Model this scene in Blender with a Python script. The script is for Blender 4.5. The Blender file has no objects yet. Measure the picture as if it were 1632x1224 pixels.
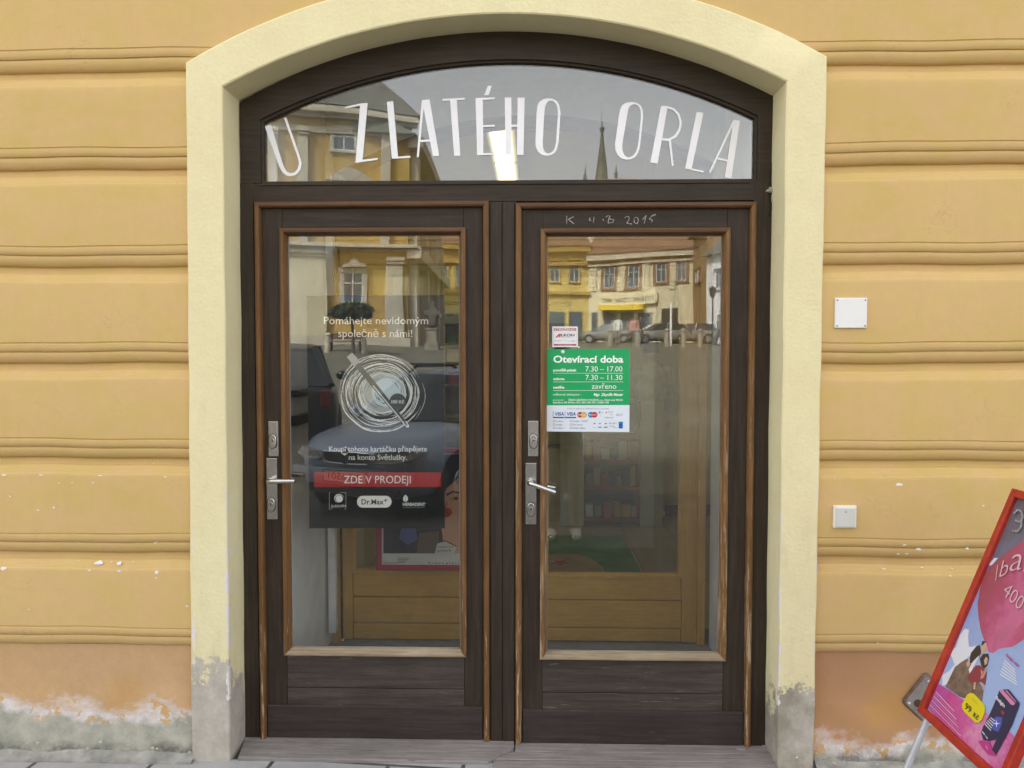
import bpy, bmesh, math, random
from mathutils import Vector, Matrix
random.seed(7)
R = math.radians
SC = bpy.context.scene
COL = SC.collection

# ------------------------------------------------------------------ camera, sky, sun, exposure
W, H, FPX = 1632, 1224, 1281.0
CAM = Vector((0, -3.217, 1.672))
YAW, PITCH = .0263, .0394
YG = .195                                   # plane of the door glass
_f = Vector((-math.sin(YAW)*math.cos(PITCH), math.cos(YAW)*math.cos(PITCH), -math.sin(PITCH)))
_r = Vector((math.cos(YAW), math.sin(YAW), 0))
_u = _r.cross(_f)
cd = bpy.data.cameras.new('camera')
cd.sensor_width = 36
cd.lens = 36*FPX/W
cd.clip_start, cd.clip_end = .01, 3000
cam = bpy.data.objects.new('camera', cd)
cam.matrix_world = Matrix(((_r.x, _u.x, -_f.x, CAM.x), (_r.y, _u.y, -_f.y, CAM.y), (_r.z, _u.z, -_f.z, CAM.z), (0, 0, 0, 1)))
COL.objects.link(cam)
SC.camera = cam

SUN_EL, SUN_AZ = R(46), R(-32)              # azimuth from +y, clockwise: hazy sun behind the house, lighting the far side of the square
wd = bpy.data.worlds.new('World')
SC.world = wd
wd.use_nodes = True
wn = wd.node_tree
bg = wn.nodes['Background']
sky = wn.nodes.new('ShaderNodeTexSky')
sky.sky_type = 'NISHITA'
sky.sun_disc = False
sky.sun_elevation = SUN_EL
sky.sun_rotation = SUN_AZ
sky.air_density, sky.dust_density, sky.ozone_density = 1.0, 4.0, 1.0
hs = wn.nodes.new('ShaderNodeHueSaturation')
hs.inputs['Saturation'].default_value = .12
wn.links.new(sky.outputs[0], hs.inputs['Color'])
wn.links.new(hs.outputs[0], bg.inputs['Color'])
bg.inputs['Strength'].default_value = .14
sd = bpy.data.lights.new('sun', 'SUN')
sd.energy = 2.0
sd.angle = R(6)
sd.color = (1, .97, .92)
sun = bpy.data.objects.new('sun', sd)
sun.rotation_euler = (R(90)-SUN_EL, 0, math.pi-SUN_AZ+math.pi)
COL.objects.link(sun)
_sd = Vector((math.sin(SUN_AZ)*math.cos(SUN_EL), math.cos(SUN_AZ)*math.cos(SUN_EL), math.sin(SUN_EL)))
sun.rotation_euler = _sd.to_track_quat('Z', 'Y').to_euler()
vs = SC.view_settings
vs.view_transform = 'Standard'
vs.look = 'None'
vs.gamma = 1
vs.exposure = 2.2
SC.cycles.max_bounces = 10
SC.cycles.transparent_max_bounces = 16
SC.cycles.sample_clamp_indirect = 4

# ------------------------------------------------------------------ pixel -> place helpers (1632 x 1224 photograph)
def ray(px, py):
    return _f*FPX + _r*(px-W/2) - _u*(py-H/2)
def P(px, py, y=0.0):
    d = ray(px, py)
    return CAM + d*((y-CAM.y)/d.y)
def X(px, py, y): return P(px, py, y).x
def Z(px, py, y): return P(px, py, y).z
def G(px, py, z):
    d = ray(px, py)
    return CAM + d*((z-CAM.z)/d.z)
def V(px, py, dep):                        # a point seen in the glass: real place = mirrored through the glass plane
    p = P(px, py, dep+CAM.y)
    return Vector((p.x, 2*YG-p.y, p.z))
def gz(y):                                 # the square rises gently away from the house
    d = -y
    return 0 if d < 6 else (d-6)*.058 if d < 42 else 2.088+(d-42)*.02

# ------------------------------------------------------------------ mesh + object helpers
class MB:
    def __init__(s): s.v, s.f, s.m = [], [], []
    def add(s, vs, fs, mi=0):
        o = len(s.v)
        s.v += [tuple(v) for v in vs]
        for f in fs:
            s.f.append([i+o for i in f]); s.m.append(mi)
        return s
    def box(s, x0, x1, y0, y1, z0, z1, mi=0):
        if x0 > x1: x0, x1 = x1, x0
        if y0 > y1: y0, y1 = y1, y0
        if z0 > z1: z0, z1 = z1, z0
        v = [(x, y, z) for z in (z0, z1) for y in (y0, y1) for x in (x0, x1)]
        return s.add(v, [(0, 2, 3, 1), (4, 5, 7, 6), (0, 1, 5, 4), (2, 6, 7, 3), (0, 4, 6, 2), (1, 3, 7, 5)], mi)
    def obox(s, c, ax, ay, az, mi=0):      # box from centre and three half-axis vectors
        c, ax, ay, az = Vector(c), Vector(ax), Vector(ay), Vector(az)
        v = [c+ax*i+ay*j+az*k for k in (-1, 1) for j in (-1, 1) for i in (-1, 1)]
        return s.add(v, [(0, 2, 3, 1), (4, 5, 7, 6), (0, 1, 5, 4), (2, 6, 7, 3), (0, 4, 6, 2), (1, 3, 7, 5)], mi)
    def prism(s, poly, y0, y1, mi=0):      # polygon in (x, z) given as seen from -y, thickness along y
        a = sum(poly[i][0]*poly[(i+1) % len(poly)][1]-poly[(i+1) % len(poly)][0]*poly[i][1] for i in range(len(poly)))
        if a < 0: poly = poly[::-1]
        n = len(poly)
        v = [(p[0], y0, p[1]) for p in poly]+[(p[0], y1, p[1]) for p in poly]
        return s.add(v, [tuple(range(n)), tuple(range(2*n-1, n-1, -1))]+[((i+1) % n, i, n+i, n+(i+1) % n) for i in range(n)], mi)
    def slab(s, pts, nrm, t, mi=0):        # planar polygon with thickness t along -nrm
        pts = [Vector(p) for p in pts]; nrm = Vector(nrm)
        n = len(pts)
        c = Vector((0, 0, 0))
        for i in range(n): c += (pts[i]-pts[0]).cross(pts[(i+1) % n]-pts[0])
        if c.dot(nrm) < 0: pts = pts[::-1]
        v = pts+[p-nrm*t for p in pts]
        return s.add(v, [tuple(range(n)), tuple(range(2*n-1, n-1, -1))]+[((i+1) % n, i, n+i, n+(i+1) % n) for i in range(n)], mi)
    def tube(s, pts, r, n=10, mi=0, cap=True):
        pts = [Vector(p) for p in pts]
        rs = r if isinstance(r, (list, tuple)) else [r]*len(pts)
        vs = []
        up = None
        for i, p in enumerate(pts):
            t = (pts[min(i+1, len(pts)-1)]-pts[max(i-1, 0)]).normalized()
            if up is None or abs(up.dot(t)) > .95:
                up = Vector((0, 0, 1)) if abs(t.z) < .9 else Vector((1, 0, 0))
            a = t.cross(up).normalized(); b = a.cross(t).normalized(); up = b
            vs += [p+(a*math.cos(2*math.pi*k/n)+b*math.sin(2*math.pi*k/n))*rs[i] for k in range(n)]
        fs = []
        for i in range(len(pts)-1):
            for k in range(n):
                fs.append((i*n+k, i*n+(k+1) % n, (i+1)*n+(k+1) % n, (i+1)*n+k))
        if cap: fs += [tuple(range(n-1, -1, -1)), tuple((len(pts)-1)*n+k for k in range(n))]
        return s.add(vs, fs, mi)
    def frame(s, x0, x1, z0, z1, prof, mi=0, open_bottom=False):   # mitred frame: profile of (inset, y)
        if x0 > x1: x0, x1 = x1, x0
        vs = []
        for o, y in prof:
            zb = z0 if open_bottom else z0+o
            vs += [(x0+o, y, zb), (x0+o, y, z1-o), (x1-o, y, z1-o), (x1-o, y, zb)]
        fs = []
        for i in range(len(prof)-1):
            a, b = i*4, i*4+4
            for k in range(3 if open_bottom else 4):
                k2 = (k+1) % 4
                fs.append((a+k, a+k2, b+k2, b+k))
        return s.add(vs, fs, mi)
    def sweep(s, path, prof, mi=0):        # path of (origin, inward) pairs, profile of (inset, y)
        vs = []
        for o, y in prof:
            vs += [(p[0]+q[0]*o, y, p[1]+q[1]*o) for p, q in path]
        n = len(path)
        return s.add(vs, [(i*n+k, i*n+k+1, (i+1)*n+k+1, (i+1)*n+k) for i in range(len(prof)-1) for k in range(n-1)], mi)
    def ball(s, c, r, mi=0, n=10, sx=1, sy=1, sz=1, jit=0):
        vs = []
        for i in range(n+1):
            th = math.pi*i/n
            for k in range(2*n):
                ph = math.pi*k/n
                q = 1+random.uniform(-jit, jit)
                vs.append((c[0]+r*sx*q*math.sin(th)*math.cos(ph), c[1]+r*sy*q*math.sin(th)*math.sin(ph), c[2]+r*sz*q*math.cos(th)))
        m = 2*n
        return s.add(vs, [(i*m+k, (i+1)*m+k, (i+1)*m+(k+1) % m, i*m+(k+1) % m) for i in range(n) for k in range(m)], mi)
    def build(s, name, mats, parent=None, smooth=False, bevel=0, fix=False):
        me = bpy.data.meshes.new(name)
        me.from_pydata(s.v, [], s.f)
        for m in (mats if isinstance(mats, (list, tuple)) else [mats]): me.materials.append(m)
        me.polygons.foreach_set('material_index', s.m)
        if fix or smooth:
            bm = bmesh.new(); bm.from_mesh(me)
            bmesh.ops.remove_doubles(bm, verts=bm.verts, dist=1e-5)
            if fix: bmesh.ops.recalc_face_normals(bm, faces=bm.faces)
            bm.to_mesh(me); bm.free()
        if smooth:
            me.polygons.foreach_set('use_smooth', [True]*len(me.polygons))
            try: me.set_sharp_from_angle(angle=R(38))
            except Exception: pass
        o = bpy.data.objects.new(name, me)
        COL.objects.link(o)
        if parent is not None:
            o.parent = parent
            if parent.type == 'EMPTY' and parent.get('world_mesh'): o.location = -Vector(parent.location)
        if bevel:
            b = o.modifiers.new('bevel', 'BEVEL'); b.width = bevel; b.segments = 2; b.limit_method = 'ANGLE'; b.angle_limit = R(40)
        return o
def thing(name, label, cat, loc=(0, 0, 0), rz=0, group=None, world=True):
    o = bpy.data.objects.new(name, None)
    COL.objects.link(o)
    o.empty_display_size = .1
    o.location = loc; o.rotation_euler = (0, 0, rz)
    o['label'] = label; o['category'] = cat
    if group: o['group'] = group
    if world: o['world_mesh'] = 1
    return o
def tag(o, label, cat, group=None):        # single-mesh thing: origin moved to its base
    me = o.data
    xs = [v.co for v in me.vertices]
    c = Vector((sum(v.x for v in xs)/len(xs), sum(v.y for v in xs)/len(xs), min(v.z for v in xs)))
    for v in me.vertices: v.co -= c
    o.location = c
    o['label'] = label; o['category'] = cat
    if group: o['group'] = group
    return o
def struct(o, kind='structure'):
    o['kind'] = kind
    return o

# ------------------------------------------------------------------ materials
def nd(nt, t, props=None, **ins):
    n = nt.nodes.new(t)
    for k, v in (props or {}).items(): setattr(n, k, v)
    for k, v in ins.items():
        key = int(k[1:]) if k[0] == '_' and k[1:].isdigit() else k.replace('_', ' ')
        if isinstance(v, bpy.types.NodeSocket): nt.links.new(v, n.inputs[key])
        else: n.inputs[key].default_value = v
    return n
def rgb(c): return (c[0], c[1], c[2], 1)
def new_mat(name, rough=.6, metal=0, spec=.5):
    m = bpy.data.materials.new(name)
    m.use_nodes = True
    b = m.node_tree.nodes['Principled BSDF']
    b.inputs['Roughness'].default_value = rough
    b.inputs['Metallic'].default_value = metal
    b.inputs['Specular IOR Level'].default_value = spec
    return m, m.node_tree, b
def coords(nt, scale=(1, 1, 1)):
    tc = nd(nt, 'ShaderNodeTexCoord')
    return nd(nt, 'ShaderNodeMapping', Vector=tc.outputs['Object'], Scale=scale).outputs[0]
def noise(nt, vec, scale, detail=5, rough=.6):
    return nd(nt, 'ShaderNodeTexNoise', Vector=vec, Scale=scale, Detail=detail, Roughness=rough).outputs['Fac']
def math_(nt, op, a, b=0.0, c=0.0, clamp=False):
    return nd(nt, 'ShaderNodeMath', {'operation': op, 'use_clamp': clamp}, _0=a, _1=b, _2=c).outputs[0]
def ramp(nt, fac, stops):
    n = nt.nodes.new('ShaderNodeValToRGB')
    nt.links.new(fac, n.inputs[0])
    cr = n.color_ramp
    while len(cr.elements) < len(stops): cr.elements.new(.5)
    for e, (p, c) in zip(cr.elements, stops):
        e.position = p; e.color = rgb(c) if isinstance(c, (tuple, list)) else (c, c, c, 1)
    return n.outputs[0]
def mix(nt, fac, a, b, mode='MIX'):
    n = nt.nodes.new('ShaderNodeMix')
    n.data_type = 'RGBA'; n.blend_type = mode
    for k, v in ((0, fac), (6, a), (7, b)):
        if isinstance(v, bpy.types.NodeSocket): nt.links.new(v, n.inputs[k])
        else: n.inputs[k].default_value = v if k == 0 else (rgb(v) if isinstance(v, (tuple, list)) else (v, v, v, 1))
    return n.outputs[2]
def bump(nt, b, h, strength=.3, dist=.01):
    n = nd(nt, 'ShaderNodeBump', Strength=strength, Distance=dist, Height=h)
    nt.links.new(n.outputs[0], b.inputs['Normal'])
def sep(nt, vec): return nd(nt, 'ShaderNodeSeparateXYZ', Vector=vec).outputs
def M(name, c, rough=.6, metal=0, var=.12, scale=6, stretch=(1, 1, 1), bmp=0, bscale=60, spec=.5, c2=None, emit=None):
    m, nt, b = new_mat(name, rough, metal, spec)
    v = coords(nt, stretch)
    f = noise(nt, v, scale)
    c2 = c2 or tuple(x*(1-2*var) for x in c)
    nt.links.new(mix(nt, ramp(nt, f, [(.3, 0.), (.7, 1.)]), c2, tuple(min(1, x*(1+var)) for x in c)), b.inputs['Base Color'])
    if bmp: bump(nt, b, noise(nt, v, bscale, 4), bmp, .004)
    if emit:
        b.inputs['Emission Color'].default_value = rgb(emit[0]); b.inputs['Emission Strength'].default_value = emit[1]
    return m

def m_yellow():
    m, nt, b = new_mat('yellow_plaster', .85, 0, .25)
    v = coords(nt)
    big = noise(nt, v, 1.3, 4); fine = noise(nt, v, 22, 6, .7)
    c = mix(nt, ramp(nt, big, [(.38, 0.), (.62, 1.)]), (.585, .422, .148), (.64, .455, .188))
    med = noise(nt, coords(nt, (1, 1, 1.6)), 5.5, 5, .55)
    c = mix(nt, ramp(nt, med, [(.42, .7), (.60, 0.)]), c, (.645, .43, .205))
    stk = noise(nt, coords(nt, (7, 7, .5)), 2.2, 6, .7)
    c = mix(nt, ramp(nt, stk, [(.52, 0.), (.72, .35)]), c, (.56, .40, .17))
    crk = nd(nt, 'ShaderNodeTexVoronoi', {'feature': 'DISTANCE_TO_EDGE'}, Vector=nd(nt, 'ShaderNodeVectorMath', {'operation': 'ADD'}, _0=v, _1=nd(nt, 'ShaderNodeTexNoise', Vector=v, Scale=7.0, Detail=6.0).outputs['Color']).outputs[0], Scale=1.7)
    ckm = math_(nt, 'MULTIPLY', ramp(nt, crk.outputs['Distance'], [(.0, .6), (.006, 0.)]), ramp(nt, noise(nt, v, 2.6, 3), [(.54, 0.), (.62, .8)]))
    c = mix(nt, ckm, c, (.33, .23, .10))
    c = mix(nt, ramp(nt, fine, [(.35, .28), (.7, 0.)]), c, (.53, .36, .15))
    # hairline scuffs and grey speckle, mostly low down
    z = sep(nt, v)[2]
    low = nd(nt, 'ShaderNodeMapRange', Value=z, _1=1.9, _2=.5, _3=0.0, _4=1.0).outputs[0]
    sv = noise(nt, coords(nt, (3, 3, 26)), 9, 7, .75)
    sc = math_(nt, 'MULTIPLY', ramp(nt, sv, [(.60, 0.), (.70, .55)]), low)
    c = mix(nt, sc, c, (.36, .27, .14))
    ch = noise(nt, coords(nt, (1.2, 1, 2.6)), 17, 3, .5)
    chm = math_(nt, 'MULTIPLY', ramp(nt, ch, [(.765, 0.), (.775, 1.)]), nd(nt, 'ShaderNodeMapRange', Value=z, _1=1.5, _2=1.1, _3=0.0, _4=1.0).outputs[0])
    c = mix(nt, chm, c, (.80, .78, .74))
    nt.links.new(c, b.inputs['Base Color'])
    bump(nt, b, math_(nt, 'ADD', math_(nt, 'MULTIPLY', noise(nt, v, 70, 6, .7), .5), noise(nt, v, 5, 4)), .17, .006)
    return m
def m_trim():
    m, nt, b = new_mat('cream_plaster', .8, 0, .25)
    v = coords(nt)
    x, y, z = sep(nt, v)
    big = noise(nt, v, 3, 5); fine = noise(nt, v, 30, 6, .7)
    c = mix(nt, ramp(nt, big, [(.35, 0.), (.7, 1.)]), (.77, .688, .418), (.815, .742, .465))
    c = mix(nt, ramp(nt, fine, [(.3, .25), (.6, 0.)]), c, (.69, .61, .37))
    grm = noise(nt, coords(nt, (3, 3, 1)), 4, 7, .7)
    c = mix(nt, math_(nt, 'MULTIPLY', ramp(nt, grm, [(.52, 0.), (.70, .5)]), nd(nt, 'ShaderNodeMapRange', Value=z, _1=1.6, _2=.3, _3=.25, _4=1.0).outputs[0]), c, (.58, .52, .34))
    # bare grey cement at the foot, ragged upper edge
    edge = math_(nt, 'ADD', math_(nt, 'MULTIPLY_ADD', noise(nt, v, 10, 10, .8), .66, -.15), math_(nt, 'MULTIPLY_ADD', noise(nt, v, 2.3, 2), .3, -.15))
    right = math_(nt, 'MULTIPLY', math_(nt, 'GREATER_THAN', x, 0.0), -.05)
    depth = math_(nt, 'MULTIPLY', math_(nt, 'GREATER_THAN', y, .005), -.12)
    edge = math_(nt, 'ADD', math_(nt, 'ADD', math_(nt, 'ADD', edge, .215), right), depth)
    bare = ramp(nt, math_(nt, 'SUBTRACT', edge, z), [(.0, 0.), (.035, 1.)])
    gcol = mix(nt, ramp(nt, noise(nt, v, 11, 8, .75), [(.3, 0.), (.7, 1.)]), (.36, .32, .27), (.56, .52, .465))
    gcol = mix(nt, math_(nt, 'MULTIPLY', ramp(nt, noise(nt, v, 3.5, 6, .7), [(.42, 0.), (.6, .8)]), math_(nt, 'GREATER_THAN', x, 0.0)), gcol, (.25, .225, .165))
    c = mix(nt, bare, c, gcol)
    # paint chipped off the arrises up to about waist height
    axl = math_(nt, 'ABSOLUTE', math_(nt, 'SUBTRACT', x, TX0))
    axr = math_(nt, 'ABSOLUTE', math_(nt, 'SUBTRACT', x, TX1))
    axo = math_(nt, 'ABSOLUTE', math_(nt, 'SUBTRACT', x, TX2))
    axp = math_(nt, 'ABSOLUTE', math_(nt, 'SUBTRACT', x, TX3))
    ed = math_(nt, 'MINIMUM', math_(nt, 'MINIMUM', axl, axr), math_(nt, 'ADD', math_(nt, 'MINIMUM', axo, axp), .003))
    th = math_(nt, 'MULTIPLY_ADD', noise(nt, coords(nt, (1, 1, .6)), 13, 6, .7), .072, -.0335)
    lowz = nd(nt, 'ShaderNodeMapRange', Value=z, _1=1.15, _2=1.0, _3=0.0, _4=1.0).outputs[0]
    ch = math_(nt, 'MULTIPLY', math_(nt, 'LESS_THAN', ed, th), lowz)
    ch = math_(nt, 'MULTIPLY', math_(nt, 'MULTIPLY', ch, math_(nt, 'GREATER_THAN', z, .25)), math_(nt, 'LESS_THAN', y, .008))
    c = mix(nt, ch, c, (.74, .70, .68))
    spk = math_(nt, 'MULTIPLY', ramp(nt, noise(nt, v, 40, 2), [(.76, 0.), (.78, 1.)]), lowz)
    c = mix(nt, spk, c, (.80, .78, .74))
    nt.links.new(c, b.inputs['Base Color'])
    bump(nt, b, math_(nt, 'ADD', noise(nt, v, 70, 5), math_(nt, 'MULTIPLY', math_(nt, 'MULTIPLY_ADD', noise(nt, v, 35, 8, .75), -1.2, 1.0), bare)), .4, .008)
    return m
def m_plinth():
    m, nt, b = new_mat('plinth_plaster', .9, 0, .2)
    v = coords(nt)
    x, y, z = sep(nt, v)
    n1 = noise(nt, coords(nt, (1, 1, 1.4)), 5.5, 8, .62); n2 = noise(nt, v, 2.2, 5); n3 = noise(nt, v, 25, 6, .7)
    rt = math_(nt, 'GREATER_THAN', x, 0.0)
    cl = mix(nt, ramp(nt, n2, [(.35, 0.), (.65, 1.)]), (.57, .365, .185), (.54, .36, .20))
    cr = mix(nt, ramp(nt, n2, [(.35, 0.), (.65, 1.)]), (.47, .25, .14), (.41, .235, .12))
    c = mix(nt, rt, cl, cr)
    rust = math_(nt, 'MULTIPLY', ramp(nt, n2, [(.50, 0.), (.64, .6)]), nd(nt, 'ShaderNodeMapRange', Value=z, _1=.40, _2=.25, _3=0.0, _4=1.0).outputs[0])
    c = mix(nt, rust, c, (.52, .27, .07))
    c = mix(nt, ramp(nt, n3, [(.35, .25), (.65, 0.)]), c, (.40, .24, .13))
    # salt-bleached, peeled band
    drop = math_(nt, 'MULTIPLY', rt, -.105)
    zz = math_(nt, 'SUBTRACT', math_(nt, 'SUBTRACT', z, drop), math_(nt, 'MULTIPLY_ADD', n1, .26, -.130))
    slope = math_(nt, 'MULTIPLY_ADD', x, -.042, -.075)
    zz = math_(nt, 'SUBTRACT', zz, math_(nt, 'MULTIPLY', slope, math_(nt, 'SUBTRACT', 1.0, rt)))
    wb = ramp(nt, zz, [(.0, 1.), (.188, 1.), (.236, 0.), (1, 0.)])
    c = mix(nt, wb, c, mix(nt, ramp(nt, n3, [(.3, 0.), (.6, 1.)]), (.56, .48, .44), (.66, .62, .62)))
    oc = math_(nt, 'MULTIPLY', ramp(nt, noise(nt, v, 16, 6, .7), [(.52, 0.), (.55, 1.)]), ramp(nt, zz, [(.155, 1.), (.20, 1.), (.21, 0.)]))
    c = mix(nt, oc, c, (.58, .36, .16))
    zg = math_(nt, 'ADD', zz, math_(nt, 'MULTIPLY_ADD', noise(nt, v, 9, 6, .6), .14, -.07))
    gb = ramp(nt, zg, [(.0, 1.), (.140, 1.), (.185, 0.), (1, 0.)])
    g = mix(nt, ramp(nt, noise(nt, v, 7, 7, .7), [(.35, 0.), (.65, 1.)]), (.27, .275, .225), (.46, .44, .37))
    c = mix(nt, gb, c, g)
    dk = math_(nt, 'MULTIPLY', ramp(nt, noise(nt, v, 11, 7, .75), [(.42, .8), (.58, 0.)]), nd(nt, 'ShaderNodeMapRange', Value=math_(nt, 'MULTIPLY_ADD', n1, .09, z), _1=.115, _2=.075, _3=0.0, _4=1.0).outputs[0])
    c = mix(nt, dk, c, (.12, .115, .10))
    nt.links.new(c, b.inputs['Base Color'])
    h = math_(nt, 'ADD', math_(nt, 'MULTIPLY', noise(nt, v, 45, 7, .7), .6), math_(nt, 'MULTIPLY', wb, -.5))
    bump(nt, b, h, .5, .008)
    return m
def m_wood(name, c1, c2, axis='z', rough=.55, wear=None, wearz=None, scuff=.0, fine=1.0):
    m, nt, b = new_mat(name, rough, 0, .28)
    st = (38, 38, 2.2) if axis == 'z' else (2.2, 38, 38)
    v = coords(nt)
    g = noise(nt, coords(nt, st), 1.6*fine, 6, .65)
    g2 = noise(nt, coords(nt, tuple(s*3 for s in st)), 2, 5, .7)
    blot = noise(nt, v, 4.5, 5)
    c = mix(nt, ramp(nt, g, [(.32, 0.), (.68, 1.)]), c1, c2)
    c = mix(nt, ramp(nt, g2, [(.5, 0.), (.75, .55)]), c, tuple(x*.45 for x in c1))
    c = mix(nt, ramp(nt, blot, [(.4, .3), (.65, 0.)]), c, tuple(x*.62 for x in c1))
    if wear:
        wm = ramp(nt, noise(nt, coords(nt, tuple(s*.7 for s in st)), 3, 7, .75), [(wear[1], 0.), (wear[1]+.06, 1.)])
        if wearz:
            z = sep(nt, v)[2]
            wm = math_(nt, 'MULTIPLY', wm, nd(nt, 'ShaderNodeMapRange', Value=math_(nt, 'MULTIPLY_ADD', blot, .5, z), _1=wearz[0]+.25, _2=wearz[1]+.25, _3=0.0, _4=1.0).outputs[0])
        c = mix(nt, wm, c, wear[0])
    if scuff:
        sm = ramp(nt, noise(nt, coords(nt, (6, 6, 22)), 6, 8, .8), [(.64, 0.), (.72, scuff)])
        c = mix(nt, sm, c, (.30, .27, .25))
    nt.links.new(c, b.inputs['Base Color'])
    nt.links.new(nd(nt, 'ShaderNodeMapRange', Value=g2, _3=rough-.12, _4=rough+.2).outputs[0], b.inputs['Roughness'])
    bump(nt, b, math_(nt, 'ADD', g, math_(nt, 'MULTIPLY', g2, .5)), .25, .003)
    return m
def m_glass(name, f0=.076, tint=(.97, .98, .97), warp=.05, ws=2.0):
    m = bpy.data.materials.new(name); m.use_nodes = True
    nt = m.node_tree; nt.nodes.clear()
    out = nd(nt, 'ShaderNodeOutputMaterial')
    t = nd(nt, 'ShaderNodeBsdfTransparent', Color=rgb(tint))
    g = nd(nt, 'ShaderNodeBsdfGlossy', Color=(1, 1, 1, 1), Roughness=0.0)
    if warp:
        bp = nd(nt, 'ShaderNodeBump', Strength=warp, Distance=.02, Height=noise(nt, coords(nt), ws, 1, .4))
        nt.links.new(bp.outputs[0], g.inputs['Normal'])
    lw = nd(nt, 'ShaderNodeLayerWeight', Blend=.5)
    f = math_(nt, 'MULTIPLY_ADD', math_(nt, 'POWER', lw.outputs['Facing'], 5.0), 1-f0, f0)
    mx = nd(nt, 'ShaderNodeMixShader', _0=f, _1=t.outputs[0], _2=g.outputs[0])
    # a breath of dust and wiping marks
    v = coords(nt)
    sm = math_(nt, 'MULTIPLY', ramp(nt, noise(nt, nd(nt, 'ShaderNodeMapping', Vector=v, Rotation=(0, R(35), 0), Scale=(9, 1, 1.6)).outputs[0], 2.5, 6, .7), [(.45, .2), (.75, 1.)]), .009)
    sp = math_(nt, 'MULTIPLY', ramp(nt, noise(nt, v, 120, 2), [(.74, 0.), (.78, 1.)]), .10)
    df = nd(nt, 'ShaderNodeBsdfDiffuse', Color=(.75, .74, .70, 1))
    m2 = nd(nt, 'ShaderNodeMixShader', _0=math_(nt, 'ADD', sm, sp) if warp else 0.0, _1=mx.outputs[0], _2=df.outputs[0])
    nt.links.new(m2.outputs[0], out.inputs[0])
    return m

# edges of the door surround, used by its material too
TX0, TX1 = X(359, 560, 0), X(1246, 560, 0)           # inner arrises
TX2, TX3 = X(304, 560, 0), X(1306, 560, 0)           # outer arrises
MAT = {}
MAT['yellow'] = m_yellow()
MAT['trim'] = m_trim()
MAT['plinth'] = m_plinth()
MAT['chip'] = M('bare_plaster', (.80, .78, .76), .9, var=.04)
DK1, DK2 = (.027, .0185, .0125), (.054, .038, .026)
MAT['dark_v'] = m_wood('dark_brown_timber', DK1, DK2, 'z', .5, scuff=.10)
MAT['dark_h'] = m_wood('dark_brown_timber_rail', DK1, DK2, 'x', .5, scuff=.14)
MAT['worn_h'] = m_wood('worn_brown_timber', (.044, .034, .028), (.086, .068, .058), 'x', .6, wear=((.17, .145, .13), .62), scuff=.42)
MAT['kick'] = m_wood('kick_board_timber', (.034, .025, .023), (.060, .045, .042), 'x', .42, wear=((.065, .072, .088), .61), scuff=.3)
MAT['bead_v'] = m_wood('oak_bead', (.125, .060, .022), (.225, .112, .042), 'z', .45, wear=((.46, .36, .235), .60), wearz=(1.6, .2))
MAT['bead_v2'] = m_wood('weathered_oak_bead', (.14, .068, .025), (.27, .14, .055), 'z', .5, wear=((.42, .33, .22), .53), wearz=(1.9, .3))
MAT['bead_h'] = m_wood('oak_bead_rail', (.105, .053, .026), (.165, .085, .043), 'x', .45)
MAT['bead_pale'] = m_wood('sun_bleached_bead', (.25, .18, .105), (.45, .37, .265), 'x', .6, wear=((.22, .11, .05), .60))
MAT['glass'] = m_glass('door_glass')
MAT['glass_in'] = m_glass('inner_door_glass', .045, (.95, .96, .95), 0)
MAT['steel'] = M('brushed_steel', (.62, .61, .60), .24, 1, .05, 40)
MAT['steel_dark'] = M('dark_metal', (.05, .05, .05), .4, .8, .1)
MAT['black'] = M('black_print', (.010, .011, .012), .5, 0, .05, spec=.2)
MAT['rubber'] = M('black_rubber', (.02, .02, .02), .7)
MAT['white'] = M('white_plastic', (.80, .80, .79), .4, 0, .02)
MAT['offwhite'] = M('ivory_plastic', (.76, .74, .66), .4, 0, .02)
MAT['letter'] = M('white_film', (.88, .88, .92), .5, 0, .02)
# ------------------------------------------------------------------ lettering
_tc = {}
def text_geo(s, bold=0.0):
    k = (s, bold)
    if k in _tc: return _tc[k]
    c = bpy.data.curves.new('lettering', 'FONT')
    c.body = s; c.size = 1; c.offset = bold; c.resolution_u = 3
    o = bpy.data.objects.new('lettering', c)
    COL.objects.link(o)
    dg = bpy.context.evaluated_depsgraph_get(); dg.update()
    me = bpy.data.meshes.new_from_object(o.evaluated_get(dg))
    vs = [(v.co.x, v.co.y) for v in me.vertices]
    fs = [tuple(p.vertices) for p in me.polygons]
    bpy.data.objects.remove(o); bpy.data.curves.remove(c); bpy.data.meshes.remove(me)
    x0 = min(v[0] for v in vs); x1 = max(v[0] for v in vs)
    _tc[k] = (vs, fs, x0, x1)
    return _tc[k]
CAPH = max(v[1] for v in text_geo('H')[0])
def txt(mb, s, fn, x0, yb, h, x1=None, mi=0, bold=0.0, slant=0.0):      # baseline-left in pixels, cap height h in pixels
    vs, fs, a, b = text_geo(s, bold)
    sy = h/CAPH
    sx = (x1-x0)/(b-a) if x1 else sy
    mb.add([fn(x0+(v[0]-a)*sx+v[1]*sy*slant, yb-v[1]*sy) for v in vs], fs, mi)
def txt_aff(mb, s, fn, o, xv, yv, mi=0, bold=0.0):  # affine placement: o + x*xv + y*yv, y in cap heights
    vs, fs, a, b = text_geo(s, bold)
    mb.add([fn(o[0]+(v[0]-a)/CAPH*xv[0]+v[1]/CAPH*yv[0], o[1]+(v[0]-a)/CAPH*xv[1]+v[1]/CAPH*yv[1]) for v in vs], fs, mi)
def on(y): return lambda px, py: P(px, py, y)
def poly(mb, pts, y, t=.0006, mi=0): mb.slab([P(a, b, y) for a, b in pts], (0, -1, 0), t, mi)
def rectp(x0, y0, x1, y1): return [(x0, y0), (x1, y0), (x1, y1), (x0, y1)]
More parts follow.
